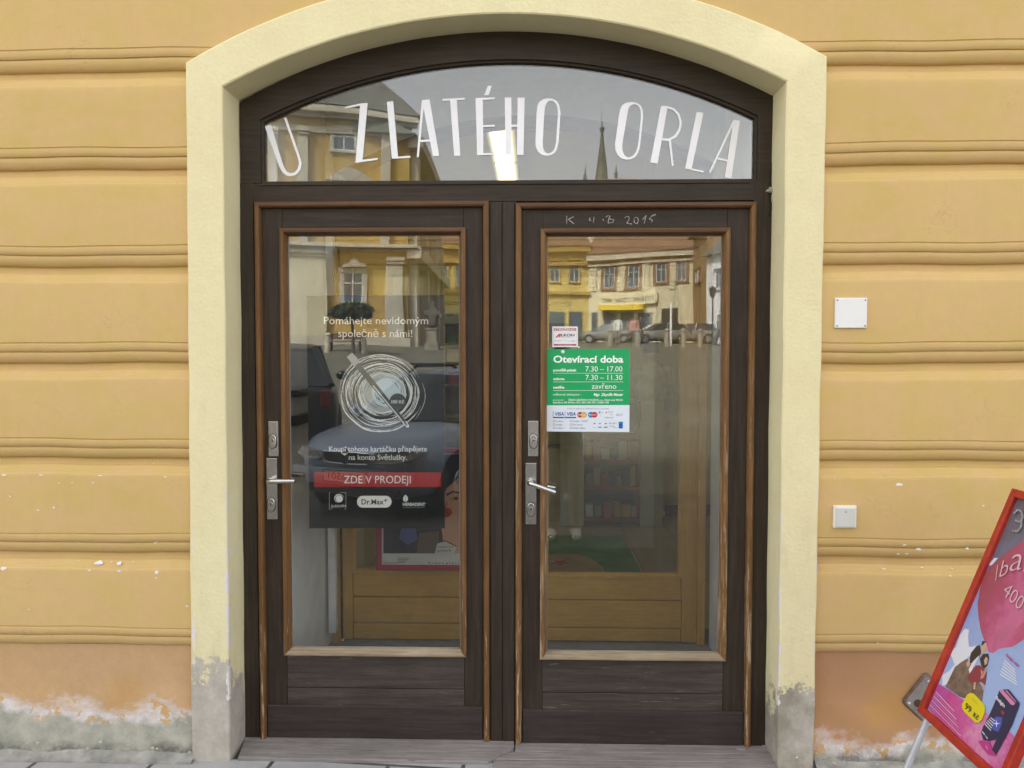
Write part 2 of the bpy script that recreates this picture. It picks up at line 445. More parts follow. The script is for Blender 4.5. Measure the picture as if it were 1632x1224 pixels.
def ell(cx, cy, rx, ry, n=24): return [(cx+rx*math.cos(2*math.pi*k/n), cy+ry*math.sin(2*math.pi*k/n)) for k in range(n)]

# ------------------------------------------------------------------ ground
mb = MB()
xs = [-320, -60, -12, -4, 0, 4, 12, 60, 320]
ys = [12, 0, -6, -14, -24, -34, -42, -60, -90, -140, -400]
for y in ys:
    for x in xs: mb.v.append((x, y, gz(y)-.012))
n = len(xs)
for j in range(len(ys)-1):
    for i in range(n-1):
        mb.f.append((j*n+i, (j+1)*n+i, (j+1)*n+i+1, j*n+i+1)); mb.m.append(0)
m, nt, b = new_mat('square_cobbles', .8)
v = coords(nt)
vo = nd(nt, 'ShaderNodeTexVoronoi', {'feature': 'DISTANCE_TO_EDGE'}, Vector=v, Scale=7.0)
c = mix(nt, ramp(nt, noise(nt, v, .4, 6), [(.35, 0.), (.65, 1.)]), (.105, .10, .068), (.165, .155, .11))
c = mix(nt, ramp(nt, vo.outputs['Distance'], [(.02, .8), (.07, 0.)]), c, (.07, .065, .055))
nt.links.new(c, b.inputs['Base Color'])
struct(mb.build('square', m))
# pavement of long concrete slabs in front of the house
mb = MB().box(-14, 14, -.72, 0, -.06, -.004)
m, nt, b = new_mat('pavement_slabs', .8)
v = coords(nt)
br = nd(nt, 'ShaderNodeTexBrick', {'offset': .37}, Vector=nd(nt, 'ShaderNodeMapping', Vector=v, Rotation=(0, 0, R(5)), Location=(.1, .08, 0)).outputs[0], Scale=1.0, Mortar_Size=.009, Brick_Width=.48, Row_Height=.235, Color1=(.33, .325, .33, 1), Color2=(.38, .375, .37, 1), Mortar=(.045, .043, .04, 1))
c = mix(nt, ramp(nt, noise(nt, v, 9, 7, .7), [(.35, .35), (.6, 0.)]), br.outputs['Color'], (.22, .215, .21))
c = mix(nt, ramp(nt, noise(nt, v, 60, 3), [(.66, 0.), (.7, .5)]), c, (.5, .49, .47))
nt.links.new(c, b.inputs['Base Color'])
bump(nt, b, math_(nt, 'ADD', br.outputs['Fac'], math_(nt, 'MULTIPLY', noise(nt, v, 50, 5), -.3)), -.4, .006)
struct(mb.build('pavement', m))
m, nt, b = new_mat('dark_stone_slabs', .75)
v = coords(nt)
br = nd(nt, 'ShaderNodeTexBrick', {'offset': .5}, Vector=nd(nt, 'ShaderNodeMapping', Vector=v, Rotation=(0, 0, R(52))).outputs[0], Scale=1.0, Mortar_Size=.012, Brick_Width=.62, Row_Height=.42, Color1=(.065, .065, .060, 1), Color2=(.09, .088, .082, 1), Mortar=(.012, .012, .011, 1))
c = mix(nt, ramp(nt, noise(nt, v, 5, 7, .7), [(.35, .5), (.6, 0.)]), br.outputs['Color'], (.045, .044, .040))
nt.links.new(c, b.inputs['Base Color'])
struct(MB().box(-16, 16, -5.9, -.724, -.06, -.006).build('parking_strip', m))

# ------------------------------------------------------------------ the yellow house
ROW0, PER = 2.801, .39
PROF = [(.084, 0), (.0815, .0045), (.0775, .005), (.075, .0005), (.068, .000), (.060, .001), (.053, .004), (.0475, .009), (.0465, .017), (.0435, .018),
        (.042, .0105), (.034, .0095), (.024, .0125), (.014, .018), (.006, .026), (.001, .034), (0, .048), (-.024, .049), (-.0275, .046), (-.029, .033),
        (-.034, .026), (-.042, .020), (-.0465, .0185), (-.0485, .013), (-.055, .0095), (-.0615, .0075), (-.064, .003), (-.070, .001), (-.076, 0)]
def wall_y(z):
    k = round((ROW0-z)/PER)
    zr = z-(ROW0-k*PER)
    if zr > .084 or zr < -.076: return 0
    for (a, ya), (c_, yc) in zip(PROF, PROF[1:]):
        if c_ <= zr <= a: return .8*(ya+(yc-ya)*(a-zr)/(a-c_))
    return 0
house = thing('corner_house', 'yellow rendered house front with grooved courses and a cream arched doorway', 'house', (0, .3, 0))
ARC_IN = dict(c=X(804, 100, 0), half=(X(1252, 135, 0)-X(356, 137, 0))/2, z0=Z(804, 136, 0), z1=Z(804, 24, 0))
ARC_OUT = dict(c=X(807, 100, 0), half=(X(1316, 96, 0)-X(298.5, 97, 0))/2, z0=Z(807, 96.5, 0), z1=Z(807, -41, 0))
def arc_z(a, x):
    s_ = a['z1']-a['z0']; Rr = (a['half']**2+s_**2)/(2*s_)
    return a['z1']-Rr+math.sqrt(max(Rr*Rr-(x-a['c'])**2, 0))
mb = MB()
zs = []
z = 4.4
rows = [ROW0+4*PER-k*PER for k in range(11)]
for r_ in rows:
    if r_ < .45: break
    for a, yy in PROF:
        if r_ < .47 and a < 0: continue
        zs.append((r_+a, yy, r_))
for r_ in rows:                                        # extra rows where the arch cuts the flat courses
    for q in range(1, 9):
        if 2.5 < r_ < 3.4: zs.append((r_-.076-.23*q/9, 0, r_))
zs = [(a, b_*.8, k) for a, b_, k in zs]
zs = sorted(set(zs), reverse=True)
zs = [(4.6, 0, 9)]+zs+[(.458, .036, 0)]
xs = [-7+.05*i for i in range(281)]
def wob(x, k, z):
    return .0026*math.sin(x*2.1+k*1.7)+.0022*math.sin(x*5.3+k*.9+z*9)+.0013*math.sin(x*13.7+k*3.1)
idx = {}
for j, (z, yy, k) in enumerate(zs):
    for i, x in enumerate(xs):
        idx[i, j] = len(mb.v)
        mb.v.append((x, yy, z+(wob(x, k, z) if 0 < j < len(zs)-1 else 0)))
def in_open(x, z):
    xm = (ARC_OUT['half']+ARC_IN['half'])/2
    if abs(x-ARC_OUT['c']) > xm-.01: return False
    return z < (arc_z(ARC_OUT, x)+arc_z(ARC_IN, min(max(x, -1.2), 1.0)))/2
for j in range(len(zs)-1):
    for i in range(len(xs)-1):
        xc, zc = (xs[i]+xs[i+1])/2, (zs[j][0]+zs[j+1][0])/2
        if in_open(xc, zc): continue
        mb.f.append((idx[i, j], idx[i, j+1], idx[i+1, j+1], idx[i+1, j])); mb.m.append(0)
# flaked spots where white undercoat shows (pixel centre, size)
random.seed(3)
CH = [(155, 898, 9, 3.5), (188, 899, 4, 3), (190, 910, 3, 2), (250, 912, 3.5, 3.2), (249, 921, 2, 1.2), (143, 909, 3, 1.3), (6, 906, 5, 3), (122, 896, 2, 1),
      (175, 897, 1.8, .9), (6, 757, 5, 1.6), (66, 757, 4, 1), (160, 758, 3.5, 1), (148, 769, 2, 1.2), (115, 769, 1.6, .8), (264, 760, 3, 1.2), (86, 809, 2.2, 2),
      (61, 813, 2.6, 1.4), (16, 791, 1.6, 1.4), (94, 770, 1.5, 1), (298, 966, 2.5, 1.4), (306, 842, 1.6, 2.2),
      (1433, 772, 5.5, 3.2), (1442, 869, 4, 1.6), (1464, 876, 5, 2.4), (1543, 875, 3.5, 2), (1434, 884, 3, 1.4), (1447, 884, 3.4, 1.5), (1411, 908, 4.5, 1.1),
      (1472, 906, 3, 1.4), (1514, 918, 3, 1.3), (1567, 806, 2, 1.3), (1520, 908, 2, .8), (1400, 1026, 2, 1.2), (46, 971, 1.5, 1), (210, 897, 1.5, 1)]
for cx, cy, rx, ry in CH:
    n = 9
    pts = []
    for k in range(n):
        q = random.uniform(.6, 1.15)
        a = 2*math.pi*k/n
        p = P(cx+rx*q*math.cos(a), cy+ry*q*math.sin(a), 0)
        pts.append((p.x, min(wall_y(p.z+.003), wall_y(p.z-.003), wall_y(p.z))-.0012, p.z))
    c0 = (sum(p[0] for p in pts)/n, min(p[1] for p in pts)-.001, sum(p[2] for p in pts)/n)
    mb.add([c0]+pts, [(0, 1+(k+1) % n, 1+k) for k in range(n)], 1)
wall = mb.build('wall', [MAT['yellow'], MAT['chip']], house, smooth=True)
MB().box(-7, 7, .06, 10, 4.62, 9.2).build('unseen_upper_storeys', MAT['yellow'], house)  # unseen upper house, added to cast its shade over facade and near square
MB().box(-7.4, 7.4, -.4, 10.4, 9.203, 9.5).build('eaves', MAT['trim'], house)  # unseen roof slab, belongs to the added sun block
for a, b_, c_, d_ in ((-7, 7, 9.7, 10), (-7, -6.7, .06, 9.697), (6.7, 7, .06, 9.697)): MB().box(a, b_, c_, d_, -.1, 4.617).build('unseen_back_wall' if b_ == 7 and a == -7 else 'unseen_end_wall', MAT['yellow'], house)  # unseen walls, added to keep the sun from leaking into the shop
# plinth on both sides, with a ragged concrete strip at its foot
for a, b_ in ((-7, TX2+.02), (TX3-.02, 7)):
    mb = MB()
    nx = max(2, int((b_-a)/.02)); zz = [.462, .40, .33, .28, .25, .22, .19, .16, .13, .10, .07, .045, .02, -.02]
    for j, z in enumerate(zz):
        for i in range(nx+1):
            x = a+(b_-a)*i/nx
            w_ = .004*math.sin(x*7+z*11)+.003*math.sin(x*23+z*31)
            yy = .030 if z > .3 else .030-.028*min(1, (.3-z)/.25)+w_*(1 if z < .27 else .2)
            mb.v.append((x, yy, z))
    for j in range(len(zz)-1):
        for i in range(nx):
            o_ = j*(nx+1)+i
            mb.f.append((o_, o_+nx+1, o_+nx+2, o_+1)); mb.m.append(0)
    mb.build('plinth', MAT['plinth'], house, smooth=True)
    mb = MB()
    nx = max(2, int((b_-a)/.03))
    fa, fb_ = (a, TX2-.006) if a < -2 else (TX3+.006, b_)
    for i in range(nx+1):
        x = fa+(fb_-fa)*i/nx
        e = .003*math.sin(x*9)+.002*math.sin(x*31)+random.uniform(-.0025, .0025)
        mb.v += [(x, .03, .034+e*2), (x, .001+e, .026+e*2), (x, -.012+e, .012+e), (x, -.046+e*.6, .003), (x, -.047+e, -.02)]
    for i in range(nx):
        for k in range(4): mb.f.append((i*5+k, i*5+k+1, i*5+k+6, i*5+k+5)); mb.m.append(0)
    mb.build('footing', M('rough_concrete', (.33, .32, .29), .9, var=.2, scale=14, bmp=.6, bscale=50), house, smooth=True)
random.seed(17)
for k, (px, py, r_) in enumerate(((161, 1182, 3.2), (60, 1184, 2.4), (243, 1192, 3.0), (250, 1193, 2.0), (302, 1199, 2.6), (44, 1185, 2), (140, 1193, 1.8), (1330, 1216, 2.5), (1345, 1217, 1.8), (1398, 1218, 2.2))):
    p = P(px, py, -.022)
    pb = MB().ball((p.x, p.y, p.z), .0028*r_, n=4, sx=random.uniform(.8, 1.5), sz=random.uniform(.6, .9), jit=.22).build('pebble', M('mortar_crumb', (.50, .47, .42), .9, var=.2))
    tag(pb, 'small crumb of fallen plaster lying along the foot of the house wall', 'pebble', 'plaster crumbs along the wall')
# cream surround: legs and flat arch
def surround_path(kind):
    a = ARC_IN if kind == 'in' else ARC_OUT
    xb0, xt0 = (X(368, 1190, 0), X(357, 140, 0)) if kind == 'in' else (X(308, 1190, 0), X(298.5, 97, 0))
    xb1, xt1 = (X(1238, 1190, 0), X(1251.5, 136, 0)) if kind == 'in' else (X(1294.5, 1190, 0), X(1316, 96, 0))
    pts = []
    N = 24
    for i in range(N): pts.append((xb0+(xt0-xb0)*i/N, -.03+(a['z0']+.03)*i/N))
    for i in range(41):
        x = xt0+(xt1-xt0)*i/40
        xx = a['c']-a['half']+2*a['half']*i/40
        pts.append((x, arc_z(a, xx)))
    for i in range(N-1, -1, -1): pts.append((xb1+(xt1-xb1)*i/N, -.03+(a['z0']+.03)*i/N))
    return pts
pin, pout = surround_path('in'), surround_path('out')
random.seed(11)
def jig(p, k): return (p[0]+.0014*math.sin(k*1.3)+random.uniform(-.0006, .0006), p[1])
pin = [jig(p, k) for k, p in enumerate(pin)]; pout = [jig(p, k*1.2) for k, p in enumerate(pout)]
mb = MB()
n = len(pin)
RINGS = [(pout, .10), (pout, -.012), ('o1', -.017), ('o2', -.017), (pin, -.0125), (pin, .06), (pin, .12), (pin, .19)]
for ring, y in RINGS:
    for k in range(n):
        if ring == 'o1': p = (pout[k][0]+(pin[k][0]-pout[k][0])*.04, pout[k][1]+(pin[k][1]-pout[k][1])*.04)
        elif ring == 'o2': p = (pout[k][0]+(pin[k][0]-pout[k][0])*.965, pout[k][1]+(pin[k][1]-pout[k][1])*.965)
        else: p = ring[k]
        mb.v.append((p[0], y, p[1]))
for j in range(len(RINGS)-1):
    for k in range(n-1):
        mb.f.append((j*n+k, (j+1)*n+k, (j+1)*n+k+1, j*n+k+1)); mb.m.append(0)
surround = mb.build('door_surround', MAT['trim'], house, smooth=True)
# white cover plate and bell button on the wall
def wall_unit(px0, py0, px1, py1): return X(px0, py0, 0), X(px1, py0, 0), Z(px0, py1, 0), Z(px0, py0, 0)
x0, x1, z0, z1 = wall_unit(1330, 475, 1381, 523)
cp = thing('cover_plate', 'square white metal cover plate with a screw in each corner, on the yellow wall', 'cover plate', ((x0+x1)/2, 0, z0))
MB().box(x0, x1, -.010, .002, z0, z1).build('plate', MAT['white'], cp, bevel=.003)
for sx in (x0+.008, x1-.008):
    for sz in (z0+.009, z1-.009):
        MB().tube([(sx, -.008, sz), (sx, -.0118, sz)], .0033, 10).build('screw', M('dull_screw', (.30, .28, .26), .4, .6), cp)
x0, x1, z0, z1 = wall_unit(1327, 805, 1364, 841)
bb = thing('bell_button', 'small ivory square push switch on the yellow wall below the white cover plate', 'switch', ((x0+x1)/2, 0, z0))
MB().box(x0, x1, -.012, .002, z0, z1).build('housing', MAT['offwhite'], bb, bevel=.004)
MB().box(x0+.008, x1-.009, -.0175, -.011, z0+.006, z1-.008).build('rocker', M('pale_grey_plastic', (.62, .63, .58), .35, var=.02), bb, bevel=.002)
MB().prism([((x0+x1)/2+.005*math.cos(a*.6), z1-.024+.004*math.sin(a*.6)) for a in range(11)], -.0182, -.0172).build('bell_symbol', M('grey_print', (.42, .42, .38), .5), bb)

# ------------------------------------------------------------------ door frame with fanlight
FY = .162
fr = thing('door_frame', 'dark brown timber door frame with arched fanlight lettered U ZLATÉHO ORLA', 'door frame', (-.1, FY, 0))
fxl, fxr = X(382, 650, FY)-.01, X(1236, 650, FY)+.01
fa_o = dict(c=X(809, 100, FY), half=(X(1234, 158, FY)-X(384, 164, FY))/2+.015, z0=Z(809, 161, FY)+.004, z1=Z(809, 50, FY)+.012)
fa_i = dict(c=X(808, 140, FY), half=(X(1204.4, 187, FY)-X(411, 187, FY))/2, z0=Z(808, 187, FY), z1=Z(808, 94, FY))
zt1, zt0 = Z(808, 289.5, FY), Z(808, 321, FY)        # transom bar top / bottom
jl, jr = X(408, 700, FY), X(1197, 700, FY)
def arcpts(a, n=40, rev=False):
    pts = [(a['c']-a['half']+2*a['half']*i/n, arc_z(a, a['c']-a['half']+2*a['half']*i/n)) for i in range(n+1)]
    return pts[::-1] if rev else pts
po, pi = arcpts(fa_o), arcpts(fa_i)
mb = MB()                                            # arched head: strips of prisms joined
front = []
n = len(po)
vs = [(p[0], FY, p[1]) for p in po]+[(p[0], FY, p[1]) for p in pi]+[(p[0], FY+.005, p[1]+.0) for p in pi]+[(p[0]*1.0, FY+.09, p[1]) for p in pi]
mb.add(vs, [(k, n+k, n+k+1, k+1) for k in range(n-1)]+[(n+k, 3*n+k, 3*n+k+1, n+k+1) for k in range(n-1)])
# short vertical cheeks of the fanlight opening
for s_, pk, ok in ((0, pi[0], po[0]), (1, pi[-1], po[-1])):
    x_in, x_out = pk[0], ok[0]
    a, b_ = sorted((x_in, x_out))
    mb.prism([(a, zt1), (b_, zt1), (b_, ok[1] if s_ else pk[1]), (a, pk[1] if s_ else ok[1])], FY, FY+.09)
mb.build('arched_head', MAT['dark_h'], fr, smooth=False)
# rebate step round the fanlight glass
cx_ = fa_i['c']
def fan_path(ins):
    a = dict(fa_i); a['half'] -= ins; a['z1'] -= ins; a['z0'] -= ins*.9
    return [(a['c']-a['half'], zt1+ins)]+arcpts(a)+[(a['c']+a['half'], zt1+ins)]
mb = MB()
rings = [(fan_path(0), FY+.012), (fan_path(.009), FY+.014), (fan_path(.011), FY+.026), (fan_path(.014), FY+.04)]
n = len(rings[0][0])
for ring, y in rings: mb.v += [(p[0], y, p[1]) for p in ring]
for j in range(len(rings)-1):
    for k in range(n): mb.f.append((j*n+k, j*n+(k+1) % n, (j+1)*n+(k+1) % n, (j+1)*n+k)); mb.m.append(0)
mb.build('glazing_rebate', MAT['dark_h'], fr)
fpane = MB().prism(fan_path(.0125), YG-.003, YG+.003).build('fanlight_pane', MAT['glass'], fr)
# jambs, transom bar, mullion
mb = MB().prism([(fxl, -.03), (jl, -.03), (jl, zt0), (jl, zt1), (fxl, zt1)], FY, FY+.09)
mb.build('jamb', MAT['dark_v'], fr, bevel=.002)
mb = MB().prism([(jr, -.03), (fxr, -.03), (fxr, zt1), (jr, zt1)], FY, FY+.09)
mb.build('jamb', MAT['dark_v'], fr, bevel=.002)
MB().box(jl-.002, jr+.002, FY-.001, FY+.085, zt0, zt1-.002).box(jl+.02, jr-.02, FY-.006, FY+.001, zt1-.012, zt1-.003).build('transom_bar', MAT['dark_h'], fr, bevel=.002)
m0, m1 = X(779, 750, FY), X(822, 750, FY)
mb = MB().box(m0-.004, m1+.004, FY+.001, FY+.085, -.02, zt0)
mb.box(m0+.008, (m0+m1)/2-.0015, FY-.0075, FY+.002, -.02, zt0-.006).box((m0+m1)/2+.0015, m1-.006, FY-.0075, FY+.002, -.02, zt0-.006)
mb.build('mullion', MAT['dark_v'], fr, bevel=.002)
# broken plaster gap right of the frame, its shade drawn as a black strip
mb = MB()
pts = [(1233.5, 160), (1238, 166), (1237, 185), (1239.5, 205), (1236.5, 226), (1238, 236), (1234, 243), (1233, 260), (1230.5, 275), (1231.5, 292), (1229.5, 305), (1230.5, 330), (1228.5, 345)]
ptl = [(px-random.uniform(2, 4), py) for px, py in pts]
mb.prism([(X(a, b_, FY), Z(a, b_, FY)) for a, b_ in pts]+[(X(a, b_, FY), Z(a, b_, FY)) for a, b_ in ptl[::-1]], FY-.003, FY+.002)
mb.build('gap_shade_strip', M('gap_shade_black', (.012, .011, .010), .9), fr)
mb = MB()
for cx, cy, rx, ry in ((1226.5, 304, 6, 3), (1232, 302, 3, 4), (1231, 316, 1.6, 9), (1228, 300, 3, 2)):
    p = P(cx, cy, FY-.006)
    mb.ball((p.x, p.y, p.z), .0026*rx, n=5, sz=ry/rx, sy=.7, jit=.2)
mb.build('loose_mortar', M('mortar', (.40, .38, .30), .9, var=.2), fr)
# fanlight lettering, each letter its own part
A_ = lambda pts: [(380+x/3.709, 40+y/3.709) for x, y in pts]
B_ = lambda pts: [(800+x/3.709, 40+y/3.709) for x, y in pts]
LETTERS = [
 [A_([(155, 597), (193, 588), (255, 800), (268, 835), (285, 865), (305, 876), (330, 872), (350, 850), (359, 815), (350, 780), (269, 548), (283, 546), (360, 765), (374, 815), (368, 852), (345, 881), (315, 893), (288, 890), (262, 872), (243, 840)])],
 [A_([(630, 484), (720, 463), (722, 476), (632, 493)]), A_([(720, 463), (764, 460), (733, 808), (692, 815)]), A_([(734, 796), (822, 785), (823, 796), (733, 809)])],
 [A_([(877, 453), (915, 450), (944, 788), (907, 790)]), A_([(943, 778), (1016, 772), (1017, 784), (944, 788)])],
 [A_([(1085, 442), (1130, 440), (1187, 773), (1150, 775)]), A_([(1084, 446), (1097, 470), (1066, 781), (1054, 781)]), A_([(1075, 679), (1166, 675), (1168, 686), (1074, 691)])],
 [A_([(1205, 436), (1337, 430), (1338, 441), (1206, 448)]), A_([(1251, 441), (1290, 439), (1312, 772), (1275, 773)])],
 [A_([(1473, 360), (1498, 358), (1480, 414), (1453, 416)]), A_([(1402, 432), (1514, 427), (1514, 438), (1402, 444)]), A_([(1402, 440), (1445, 438), (1448, 768), (1411, 769)]), A_([(1446, 592), (1516, 589), (1516, 600), (1446, 603)]), A_([(1446, 757), (1516, 755), (1516, 767), (1446, 768)])],
 [B_([(17, 428), (55, 428), (58, 766), (20, 766)]), B_([(54, 590), (95, 589), (95, 600), (54, 602)]), B_([(93, 429), (134, 428), (127, 768), (88, 767)])],
]
def ring_letter(o, i): return ('ring', B_(o), B_(i))
RL = [ring_letter([(205, 520), (210, 475), (222, 452), (245, 438), (272, 433), (300, 436), (322, 448), (338, 470), (346, 520), (335, 690), (325, 735), (310, 758), (288, 769), (262, 773), (235, 767), (213, 748), (200, 720), (198, 690)],
                  [(250, 520), (254, 485), (261, 465), (272, 452), (287, 447), (303, 450), (317, 462), (327, 482), (331, 520), (320, 690), (312, 728), (300, 747), (283, 756), (267, 759), (252, 748), (244, 728), (241, 710), (241, 690)]),
      ring_letter([(692, 530), (700, 492), (714, 470), (738, 458), (765, 455), (795, 459), (817, 472), (830, 495), (834, 545), (816, 715), (804, 757), (786, 781), (762, 793), (735, 796), (705, 788), (682, 765), (670, 735), (668, 705)],
                  [(740, 535), (746, 500), (755, 481), (768, 471), (782, 468), (798, 472), (811, 484), (819, 505), (821, 545), (804, 712), (793, 748), (778, 769), (760, 779), (744, 782), (727, 772), (716, 752), (711, 730), (711, 705)])]
LETTERS.append([RL[0]])
LETTERS.append([RL[1]])
LETTERS.append([B_([(940, 478), (980, 478), (920, 818), (877, 812)]), ('ring_open', B_([(972, 478), (1020, 491), (1050, 525), (1063, 575), (1056, 622), (1030, 663), (985, 685), (944, 681)]), B_([(972, 491), (1012, 503), (1038, 533), (1050, 577), (1043, 617), (1020, 651), (985, 671), (946, 668)])), B_([(985, 682), (998, 677), (1015, 833), (1003, 834)])])
LETTERS.append([B_([(1150, 513), (1191, 519), (1120, 855), (1082, 848)]), B_([(1120, 846), (1193, 862), (1190, 872), (1119, 857)])])
LETTERS.append([B_([(1368, 560), (1407, 564), (1356, 907), (1317, 900)]), B_([(1366, 562), (1373, 577), (1234, 873), (1222, 870)]), B_([(1278, 783), (1335, 797), (1333, 808), (1273, 793)])])
LY = YG-.0036
for L in LETTERS:
    mb = MB()
    for k, pl in enumerate(L):
        yy = LY-.0004*k
        if isinstance(pl, tuple):
            o_, i_ = pl[1], pl[2]
            n = len(o_); vs = [P(a, b_, yy) for a, b_ in o_]+[P(a, b_, yy) for a, b_ in i_]
            fs = [(k2, (k2+1) % n, n+(k2+1) % n, n+k2) for k2 in range(n if pl[0] == 'ring' else n-1)]
            mb.add(vs, [f[::-1] for f in fs])
        else: poly(mb, pl, yy, .0003)
    mb.build('letter', MAT['letter'], fr)

# ------------------------------------------------------------------ the two glazed door leaves
BEAD_O = [(0, .172), (0, .152), (.003, .1465), (.009, .143), (.016, .1435), (.0215, .1475), (.0245, .155), (.0255, .172), (.029, .176)]
BEAD_G = [(0, .172), (0, .162), (.002, .156), (.008, .1535), (.017, .155), (.0205, .160), (.0225, .172), (.027, .180), (.029, .192)]
LY_ = .170
def leaf(label, o, gl, zt, zgt, zgb, zl1, zl2, zkick, zbot, beadmat, plates):
    # o: outer bead (left, right) px at y 700; gl: outer edge of glazing bead px
    xo0, xo1 = X(o[0], 700, .15), X(o[1], 700, .15)
    xg0, xg1 = X(gl[0], 700, .158), X(gl[1], 700, .158)
    xm = (o[0]+o[1])/2
    z_t, z_gt, z_gb = Z(xm, zt, .15), Z(xm, zgt, .156), Z(xm, zgb, .156)
    z1_, z2_, zk, zb = Z(xm, zl1, LY_), Z(xm, zl2, LY_), Z(xm, zkick, LY_-.006), Z(xm, zbot, LY_-.006)
    d = thing('door_leaf', label, 'door', ((xo0+xo1)/2, LY_, zb))
    xi0, xi1 = xo0+.0275, xo1-.0275                     # leaf proper
    for a, b_, m_ in ((xi0, xg0+.01, 'stile'), (xg1-.01, xi1, 'stile')):
        MB().box(a, b_, LY_, LY_+.05, zb+.004, z_t-.026).build(m_, MAT['dark_v'], d, bevel=.0015)
    MB().box(xg0+.011, xg1-.011, LY_+.0008, LY_+.05, z_gt-.012, z_t-.026).build('top_rail', MAT['dark_h'], d, bevel=.0015)
    MB().box(xg0+.0115, xg1-.0115, LY_+.0012, LY_+.045, z1_+.0015, z_gb+.012).build('lower_panel', MAT['worn_h'], d, bevel=.001)
    MB().box(xg0+.0115, xg1-.0115, LY_-.0002, LY_+.045, zk-.01, z1_-.0015).build('bottom_rail', MAT['worn_h'], d, bevel=.002)
    MB().box(xi0+.002, xi1-.002, LY_-.010, LY_-.0005, zb, zk).build('kick_board', MAT['kick'], d, bevel=.0025)
    MB().box(xi0+.002, xi1-.002, LY_-.011, LY_-.0008, zk+.0005, zk+.004).build('kick_board_lip', MAT['worn_h'], d)
    # beads
    fb = MB().frame(xo0, xo1, zb-.004, z_t, BEAD_O, open_bottom=True)
    for i, f in enumerate(fb.f):
        zz_ = [fb.v[k][2] for k in f]
        fb.m[i] = 1 if min(zz_) > z_t-.06 else 0
    fb.build('outer_bead', [beadmat, MAT['bead_h']], d)
    gb_ = MB().frame(xg0, xg1, z_gb, z_gt, BEAD_G)
    for i, f in enumerate(gb_.f):
        zz_ = [gb_.v[k][2] for k in f]
        gb_.m[i] = 1 if min(zz_) > z_gt-.06 else 2 if max(zz_) < z_gb+.06 else 0
    gb_.build('glazing_bead', [beadmat, MAT['bead_h'], MAT['bead_pale']], d)
    MB().frame(xg0+.026, xg1-.026, z_gb+.026, z_gt-.026, [(0, YG-.003), (.004, YG-.0045), (.006, YG-.003)]).build('gasket', M('grey_gasket', (.20, .20, .19), .6), d)
    MB().box(xg0+.020, xg1-.020, YG-.003, YG+.003, z_gb+.020, z_gt-.020).build('glass_pane', MAT['glass'], d)
    MB().frame(xg0+.012, xg1-.012, z_gb+.012, z_gt-.012, [(.012, YG+.0035), (.012, YG+.022), (0, YG+.024), (-.002, YG+.03)]).build('inner_bead', MAT['bead_h'], d)
    # furniture
    def plate(px0, py0, px1, py1): return X(px0, py0, LY_), X(px1, py0, LY_), Z(px0, py1, LY_), Z(px0, py0, LY_)
    dl = plates['dead']
    a, b_, c_, e_ = plate(*dl)
    lock = MB().box(a, b_, LY_-.007, LY_+.001, c_, e_).build('deadlock', MAT['steel'], d, bevel=.0015)
    def cyl(par, px, py, rot):
        p = P(px, py, LY_)
        st = lambda rx, rz, n=20: [(p.x+rx*math.cos(2*math.pi*k/n), p.z+rz*math.sin(2*math.pi*k/n)+(rz*.42 if math.sin(2*math.pi*k/n) > 0 else -rz*.42)) for k in range(n)]
        s_ = MB().prism(st(.0165, .021), LY_-.0135, LY_-.006).build('lock_cylinder', MAT['steel'], par, smooth=True, bevel=.0025)
        MB().prism(st(.0185, .0225), LY_-.0085, LY_-.0055).build('cylinder_seam', MAT['steel_dark'], par, smooth=True)
        q = MB().tube([(p.x, LY_-.012, p.z+.004), (p.x, LY_-.0148, p.z+.004)], .0085, 18)
        q.build('key_barrel', MAT['steel'], par, smooth=True, bevel=.001)
        c2, s2 = math.cos(rot), math.sin(rot)
        MB().obox((p.x, LY_-.015, p.z+.004), (.006*c2, 0, .006*s2), (0, .0006, 0), (-.0016*s2, 0, .0016*c2)).build('keyhole', MAT['steel_dark'], par)
    cyl(lock, plates['c1'][0], plates['c1'][1], R(plates['c1'][2]))
    a, b_, c_, e_ = plate(*plates['low'])
    han = MB().box(a, b_, LY_-.008, LY_+.001, c_, e_).build('door_handle', MAT['steel'], d, bevel=.0015)
    cyl(han, plates['c2'][0], plates['c2'][1], R(90))
    p0 = P(plates['l0'][0], plates['l0'][1], LY_-.05); p1 = P(plates['l1'][0], plates['l1'][1], LY_-.055)
    hx, hz = X(plates['l0'][0]+2, plates['l0'][1]-1, LY_), Z(plates['l0'][0]+2, plates['l0'][1], LY_)
    MB().tube([(hx, LY_-.006, hz), (hx, LY_-.014, hz)], .0125, 20).build('rose', MAT['steel'], han, smooth=True, bevel=.001)
    MB().tube([(p0.x, LY_-.010, p0.z), (p0.x, LY_-.044, p0.z), (p0.x+.004, LY_-.052, p0.z), (p0.x+.014, LY_-.056, p0.z+(p1.z-p0.z)*.1), (p1.x, LY_-.056, p1.z)], .0098, 14).build('lever', MAT['steel'], han, smooth=True)
    q0 = P(plates['i0'][0], plates['i0'][1], .29); q1 = P(plates['i1'][0], plates['i1'][1], .29)
    MB().tube([(q0.x-.06, .235, q0.z), (q0.x-.06, .28, q0.z), (q0.x-.045, .29, q0.z), (q1.x, .29, q1.z)], .0098, 12).build('inside_lever', MAT['steel'], han, smooth=True)
    return d
leaf('left glazed door leaf with the black poster, dark brown with oak beads', (409, 779.5), (448, 743), 320.5, 362.5, 1047, 1097, 1124, 1126, 1176.5, MAT['bead_v'],
     dict(dead=(428.2, 671.5, 444, 727), low=(425.2, 730, 442.3, 827), c1=(435.6, 703, 90), c2=(433.2, 804), l0=(428, 766.5), l1=(470, 767), i0=(466, 757), i1=(484.5, 757)))
